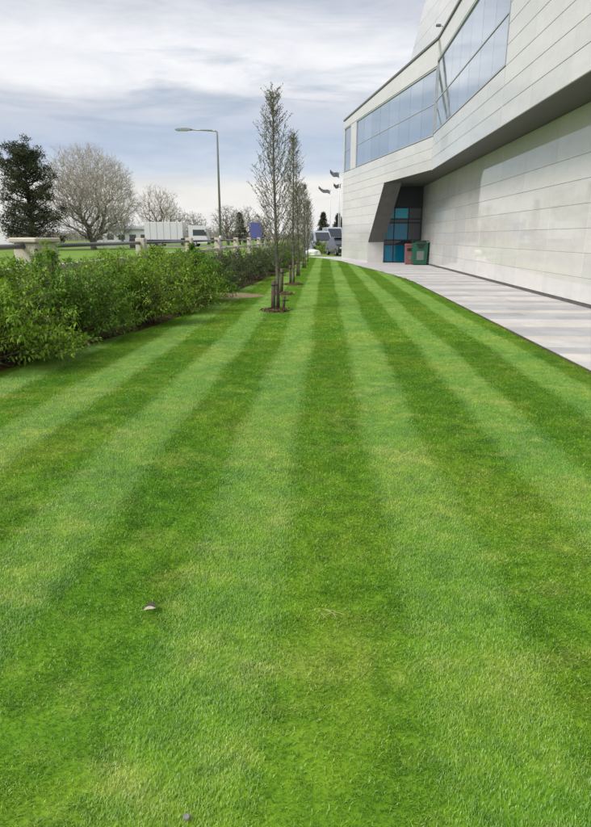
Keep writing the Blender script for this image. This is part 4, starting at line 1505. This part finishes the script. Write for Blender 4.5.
def car(loc, rz, label, mat, tall=False, Lc=4.4, Hc=1.48, W=1.78, cat='car'):
    """side profile lofted across the width, glasshouse narrower than the body"""
    name = 'parked_van' if tall else 'parked_car'
    root = empty(name, loc, label, cat, None, rz)
    h = Lc / 2
    if tall:
        body = [(-h, 0.28), (h - 0.05, 0.28), (h, 0.60), (h - 0.05, 0.95), (h - 0.9, 1.15), (h - 1.55, Hc - 0.15), (h - 1.8, Hc), (-h + 0.06, Hc), (-h, Hc - 0.1)]
    else:
        body = [(-h, 0.30), (h - 0.06, 0.26), (h, 0.52), (h - 0.10, 0.76), (h - 1.15, 0.93), (-h + 0.65, 0.98), (-h + 0.06, 0.94), (-h - 0.02, 0.62)]
    def loft(poly, w0, w1, zlo, zhi):
        mb = MB()
        n = len(poly)
        def wy(z):
            return w0 + (w1 - w0) * min(1, max(0, (z - zlo) / (zhi - zlo)))
        vs = [(x, -wy(z), z) for x, z in poly] + [(x, wy(z), z) for x, z in poly]
        mb.add(vs, [tuple(range(n - 1, -1, -1)), tuple(range(n, 2 * n))] + [(i, (i + 1) % n, n + (i + 1) % n, n + i) for i in range(n)])
        return mb
    loft(body, W / 2, W / 2 - (0.12 if tall else 0.06), 0.6, Hc if tall else 1.0).build('body', mat, root)
    if tall:
        ws = MB()
        ws.add([(h - 0.88, -W / 2 + 0.18, 1.19), (h - 0.88, W / 2 - 0.18, 1.19), (h - 1.50, W / 2 - 0.24, Hc - 0.18), (h - 1.50, -W / 2 + 0.24, Hc - 0.18)], [(0, 1, 2, 3)])
        o = ws.build('windscreen', 'dark_glass', root)
        o.location = (0.03, 0, 0.02)
        for s in (-1, 1):
            MB().add([(h - 1.1, s * (W / 2 - 0.045), 1.15), (h - 2.2, s * (W / 2 - 0.045), 1.15), (h - 2.2, s * (W / 2 - 0.10), Hc - 0.25), (h - 1.65, s * (W / 2 - 0.10), Hc - 0.25)], [(0, 1, 2, 3)]).build('side_window', 'dark_glass', root)
    else:
        cab = [(h - 1.2, 0.92), (-h + 0.35, 0.96), (-h + 0.85, Hc - 0.06), (-h + 1.3, Hc), (h - 2.1, Hc), (h - 2.35, Hc - 0.02)]
        loft(cab, W / 2 - 0.08, W / 2 - 0.26, 0.95, Hc).build('cabin_glass', 'dark_glass', root)
        rf = [(-h + 0.80, Hc - 0.05), (-h + 1.3, Hc + 0.012), (h - 2.1, Hc + 0.012), (h - 1.95, Hc - 0.06), (h - 2.15, Hc - 0.03), (-h + 1.3, Hc - 0.03)]
        loft([(-h + 1.0, Hc - 0.03), (h - 2.0, Hc - 0.03), (h - 2.1, Hc + 0.014), (-h + 1.3, Hc + 0.014)], W / 2 - 0.24, W / 2 - 0.27, Hc - 0.03, Hc).build('roof', mat, root)
    for x in (-h + 0.82, h - 0.88):
        for s in (-1, 1):
            wheel(root, x, s * (W / 2 - 0.10), 0.32)
    for s in (-1, 1):
        MB().cbox((h - 0.10, s * (W / 2 - 0.30) - 0.16, 0.58), (h + 0.005, s * (W / 2 - 0.30) + 0.16, 0.72), 0.02).build('headlight', 'headlight', root)
        MB().cbox((-h - 0.035, s * (W / 2 - 0.22) - 0.12, 0.66), (-h + 0.06, s * (W / 2 - 0.22) + 0.12, 0.84), 0.02).build('taillight', 'taillight', root)
    return root


v = at_depth(5, 237, 98)
car((v.x, 98, -0.022), R(4), 'white van at the left edge, left of the dark pine', 'van_white', tall=True, Lc=6.4, Hc=2.9, W=2.1, cat='van')
v = at_depth(322, 237, 66)
car((v.x - 0.3, 66, -0.03), R(-70), 'silver blue van parked beyond the lawn, left of the building', 'car_silver', tall=True, Lc=4.6, Hc=2.15, W=1.95, cat='van')
v = at_depth(333, 237, 72)
car((v.x, 72, -0.03), R(-80), 'pale blue van parked next to the silver one, nearer the building', 'car_silver', tall=True, Lc=4.6, Hc=2.6, W=1.95, cat='van')
v = at_depth(341.5, 237, 54)
car((v.x, 54, -0.03), R(-75), 'dark navy car half hidden by the far corner of the building', 'car_navy', Lc=4.3, Hc=1.5)

# green mound of shrub before the vans
g_ = at_depth(327, 250, 60)
shrub((g_.x, 60, -0.03), 1.25, 1.0, 1.05, 'leaf_bright', 301, 'low bright green bush in front of the parked vans', nshoot=110, per=40, leaf=0.11, group=None)
g_ = at_depth(318, 250, 62)
shrub((g_.x, 62, -0.03), 0.8, 0.8, 1.25, 'leaf_greygreen', 302, 'dark bush left of the low bright green one, behind the white boulder', nshoot=80, per=40, leaf=0.11, group=None)

# white boulder at the end of the lawn
bm = bmesh.new()
bmesh.ops.create_icosphere(bm, subdivisions=3, radius=1.0)
rr = random.Random(4)
from mathutils import noise as mn
for vv in bm.verts:
    p = vv.co.copy()
    k = 1 + 0.28 * mn.noise(p * 1.3 + Vector((3, 1, 2))) + 0.10 * mn.noise(p * 3.7)
    vv.co = Vector((p.x * k * 0.62, p.y * k * 0.5, max(p.z * k, -0.35) * 0.42 + 0.14))
me = bpy.data.meshes.new('boulder')
bm.to_mesh(me)
bm.free()
me.materials.append(MATS['boulder_white'])
wb = on_ground(313, 255)
o = link('boulder', me, None, None, (wb.x, 53.5, -0.02))
tag(o, 'white boulder lying at the far end of the lawn', 'boulder')

# flag poles
def flagpole(px, pytop, Y, label, span, drop, mat, lift, fw=1.0):
    q = at_depth(px, pytop, Y)
    root = empty('flagpole', (q.x, Y, -0.03), label, 'flagpole', None)
    H = q.z
    MB().tube([(0, 0, 0), (0, 0, H * 0.5), (0, 0, H)], [0.07, 0.055, 0.035], 8).build('pole', 'white_paint', root)
    MB().tube([(0, 0, H), (0, 0, H + 0.06), (0, 0, H + 0.1)], [0.03, 0.06, 0.01], 8).build('finial', 'lamp_steel', root)
    fl = MB()
    nu, nv = 14, 6
    vs, fs = [], []
    for i in range(nu + 1):
        u = i / nu
        for j in range(nv + 1):
            vv_ = j / nv
            vs.append((-0.05 - span * u, 0.22 * math.sin(u * 9 + vv_ * 1.5) * u, H - 0.05 - fw * vv_ * (1 - 0.25 * u) + lift * u + 0.10 * math.sin(u * 7 + 0.5)))
    for i in range(nu):
        for j in range(nv):
            a = i * (nv + 1) + j
            fs.append((a, a + 1, a + nv + 2, a + nv + 1))
    fl.add(vs, fs, True)
    o = fl.build('flag', mat, root)
    md = o.modifiers.new('cloth', 'SOLIDIFY')
    md.thickness = 0.01
    return root


flagpole(330.5, 190.5, 75, 'left flagpole of three, its dark flag streaming left', 1.35, 0, 'flag_cloth', 0.5, 0.42)
flagpole(339.6, 173.0, 74, 'tallest flagpole beside the far corner of the building', 1.05, 0, 'flag_cloth', 0.4, 0.55)
flagpole(341.0, 184.0, 79, 'flagpole half behind the building corner, with the lower dark red flag', 0.85, 0, 'flag_cloth_red', 0.1, 0.5)

# blue sign beyond the road
q0, q1 = at_depth(250, 222, 60), at_depth(262, 238, 60)
sg = empty('road_sign', ((q0.x + q1.x) / 2, 60, -0.03), 'plain blue sign board on two posts beyond the fence', 'sign')
hw = (q1.x - q0.x) / 2
MB().cbox((-hw, -0.04, q1.z), (hw, 0.0, q0.z), 0.02).build('board', 'sign_blue', sg)
for s in (-1, 1):
    MB().tube([(s * hw * 0.6, 0.04, 0), (s * hw * 0.6, 0.04, q0.z - 0.05)], 0.04, 8).build('post', 'lamp_steel', sg)

# white lorry
a, b_, c_ = at_depth(146, 222, 100), at_depth(184, 223, 100), at_depth(208, 225, 100)
lr = empty('lorry', ((a.x + b_.x) / 2, 100, -0.03), 'white box lorry standing beyond the road, cab to the right', 'lorry')
cx = (a.x + b_.x) / 2
MB().cbox((a.x - cx, -1.25, 1.05), (b_.x - cx, 1.25, a.z), 0.04).build('box_body', 'white_paint', lr)
MB().box((a.x - cx + 0.1, -0.5, 0.75), (c_.x - cx - 0.3, 0.5, 1.04)).build('chassis', 'chassis', lr)
x0, x1 = b_.x - cx + 0.9, c_.x - cx
cab = MB().prism([(x0, 0.55), (x1, 0.55), (x1, 1.6), (x1 - 0.3, 2.85), (x1 - 0.75, 3.25), (x0 + 0.1, 3.35), (x0, 3.2)], 'y', -1.2, 1.2).build('cab', 'white_paint', lr)
MB().prism([(x0 + 0.7, 1.75), (x1 - 0.15, 1.75), (x1 - 0.42, 2.65), (x0 + 0.7, 2.65)], 'y', -1.225, -1.19).build('side_window', 'dark_glass', cab)
MB().add([(x1 + 0.012, -1.05, 1.68), (x1 + 0.012, 1.05, 1.68), (x1 - 0.275, 1.0, 2.80), (x1 - 0.275, -1.0, 2.80)], [(0, 1, 2, 3)]).build('windscreen', 'dark_glass', cab)
for k in range(5):
    xx = a.x - cx + 0.9 + k * (b_.x - a.x - 1.8) / 4
    MB().box((xx - 0.03, -1.268, 1.1), (xx + 0.03, -1.2505, a.z - 0.06)).build('seam', 'warehouse_roof', lr)
MB().box((a.x - cx + 0.05, -1.275, 1.0), (b_.x - cx - 0.05, -1.2505, 1.13)).build('side_rail', 'chassis', lr)
MB().box((a.x - cx + 2.9, -1.15, 0.45), (b_.x - cx - 0.4, -1.1, 0.74)).build('side_guard', 'rim', lr)
MB().box((x1 - 0.05, -1.18, 0.35), (x1 + 0.08, 1.18, 0.72)).build('bumper', 'chassis', lr)
MB().box((x1 - 0.25, -1.42, 1.75), (x1 - 0.12, -1.22, 2.3)).build('mirror', 'chassis', lr)
for s in (-1, 1):
    MB().box((x1 + 0.0, s * 0.9 - 0.18, 0.78), (x1 + 0.03, s * 0.9 + 0.18, 0.98)).build('headlight', 'headlight', lr)
for x in (a.x - cx + 1.1, a.x - cx + 2.3, x0 + 0.9):
    for s in (-1, 1):
        wheel(lr, x, s * 1.05, 0.48, 0.3)

# low white warehouse far behind the bare tree
a, b_ = at_depth(92, 230, 150), at_depth(150, 230, 150)
wh = empty('warehouse', ((a.x + b_.x) / 2, 150, -0.03), 'low white warehouse far behind the large bare tree', 'building')
hw = (b_.x - a.x) / 2
MB().box((-hw, 0, 0), (hw, 14, 3.4)).build('wall', 'warehouse_wall', wh)
MB().prism([(-0.4, 3.402), (14.4, 3.402), (7, 4.3)], 'x', -hw - 0.3, hw + 0.3).build('roof', 'warehouse_roof', wh)
for k in range(5):
    x = -hw + 1.6 + k * (2 * hw - 3.2) / 4
    d = MB().box((x - 0.8, -0.03, 0.9), (x + 0.8, 0.04, 2.1)).build('window', 'frame_dark', wh)
    MB().box((x - 0.72, -0.04, 0.98), (x + 0.72, -0.031, 2.02)).build('pane', 'dark_glass', d)

# ================================================================== small things on the lawn
lf = on_ground(150, 614)
def curled_leaf(loc, L, W, rz, mat, label):
    mb = MB()
    vs, fs = [], []
    nu, nv = 8, 5
    for i in range(nu):
        u = i / (nu - 1)
        ww = W * math.sin(math.pi * (0.06 + 0.9 * u)) ** 0.8
        for j in range(nv):
            q = (j / (nv - 1) - 0.5)
            vs.append(((u - 0.5) * L, q * ww, 0.05 * L * math.sin(5 * u) + 1.6 * q * q * ww * (0.6 + 0.5 * math.sin(3 * u)) + 0.12 * L * u * u))
    for i in range(nu - 1):
        for j in range(nv - 1):
            a = i * nv + j
            fs.append((a, a + 1, a + nv + 1, a + nv))
    mb.add(vs, fs, True)
    mb.tube([(-0.5 * L, 0, 0.0), (-0.72 * L, 0.03 * L, 0.02 * L)], 0.0012, 5)
    o = mb.build('fallen_leaf_or_shade', mat, None, loc)
    o.rotation_euler = (R(12), R(-6), rz)
    md = o.modifiers.new('thickness', 'SOLIDIFY')
    md.thickness = 0.0008
    return tag(o, label, 'leaf')


curled_leaf((lf.x, lf.y, 0.022), 0.05, 0.018, R(6), 'dry_leaf', 'pale curled dry leaf lying on the lawn, left of centre')
curled_leaf((lf.x + 0.002, lf.y + 0.022, 0.022), 0.05, 0.024, R(-8), 'leaf_shade', 'dark painted shade right behind the pale curled leaf on the lawn')  # near-black leaf-shaped sheet, stands in for the shadow of the pale leaf
bm = bmesh.new()
bmesh.ops.create_icosphere(bm, subdivisions=2, radius=1.0)
for vv in bm.verts:
    p = vv.co.copy()
    k = 1 + 0.3 * mn.noise(p * 1.2 + Vector((7, 3, 1)))
    vv.co = Vector((p.x * k * 0.011, p.y * k * 0.008, p.z * k * 0.006))
me = bpy.data.meshes.new('pebble')
bm.to_mesh(me)
bm.free()
me.materials.append(MATS['pebble_grey'])
st = on_ground(187, 821)
tag(link('pebble', me, None, None, (st.x, st.y, 0.016)), 'small grey pebble in the grass at the bottom edge', 'pebble')
ss = on_ground(326, 616)
rng = np.random.default_rng(12)
segs = []
for k in range(9):
    p = np.array([rng.normal(0, 0.035), rng.normal(0, 0.02), 0.017 + rng.random() * 0.008])
    a = rng.normal(-0.5, 0.5)
    L_ = 0.03 + 0.03 * rng.random()
    segs.append((p, p + np.array([math.cos(a) * L_, math.sin(a) * L_, rng.normal(0, 0.004)]), 0.0012, 0.0008))
o = link('straw_clippings', segs_mesh('straw_clippings', segs, 'straw', 4), None, None, (ss.x, ss.y, 0.0))
tag(o, 'few pale straw clippings on the dark middle stripe', 'clippings', kind='stuff')

for m in bpy.data.meshes:
    m.validate(verbose=False)
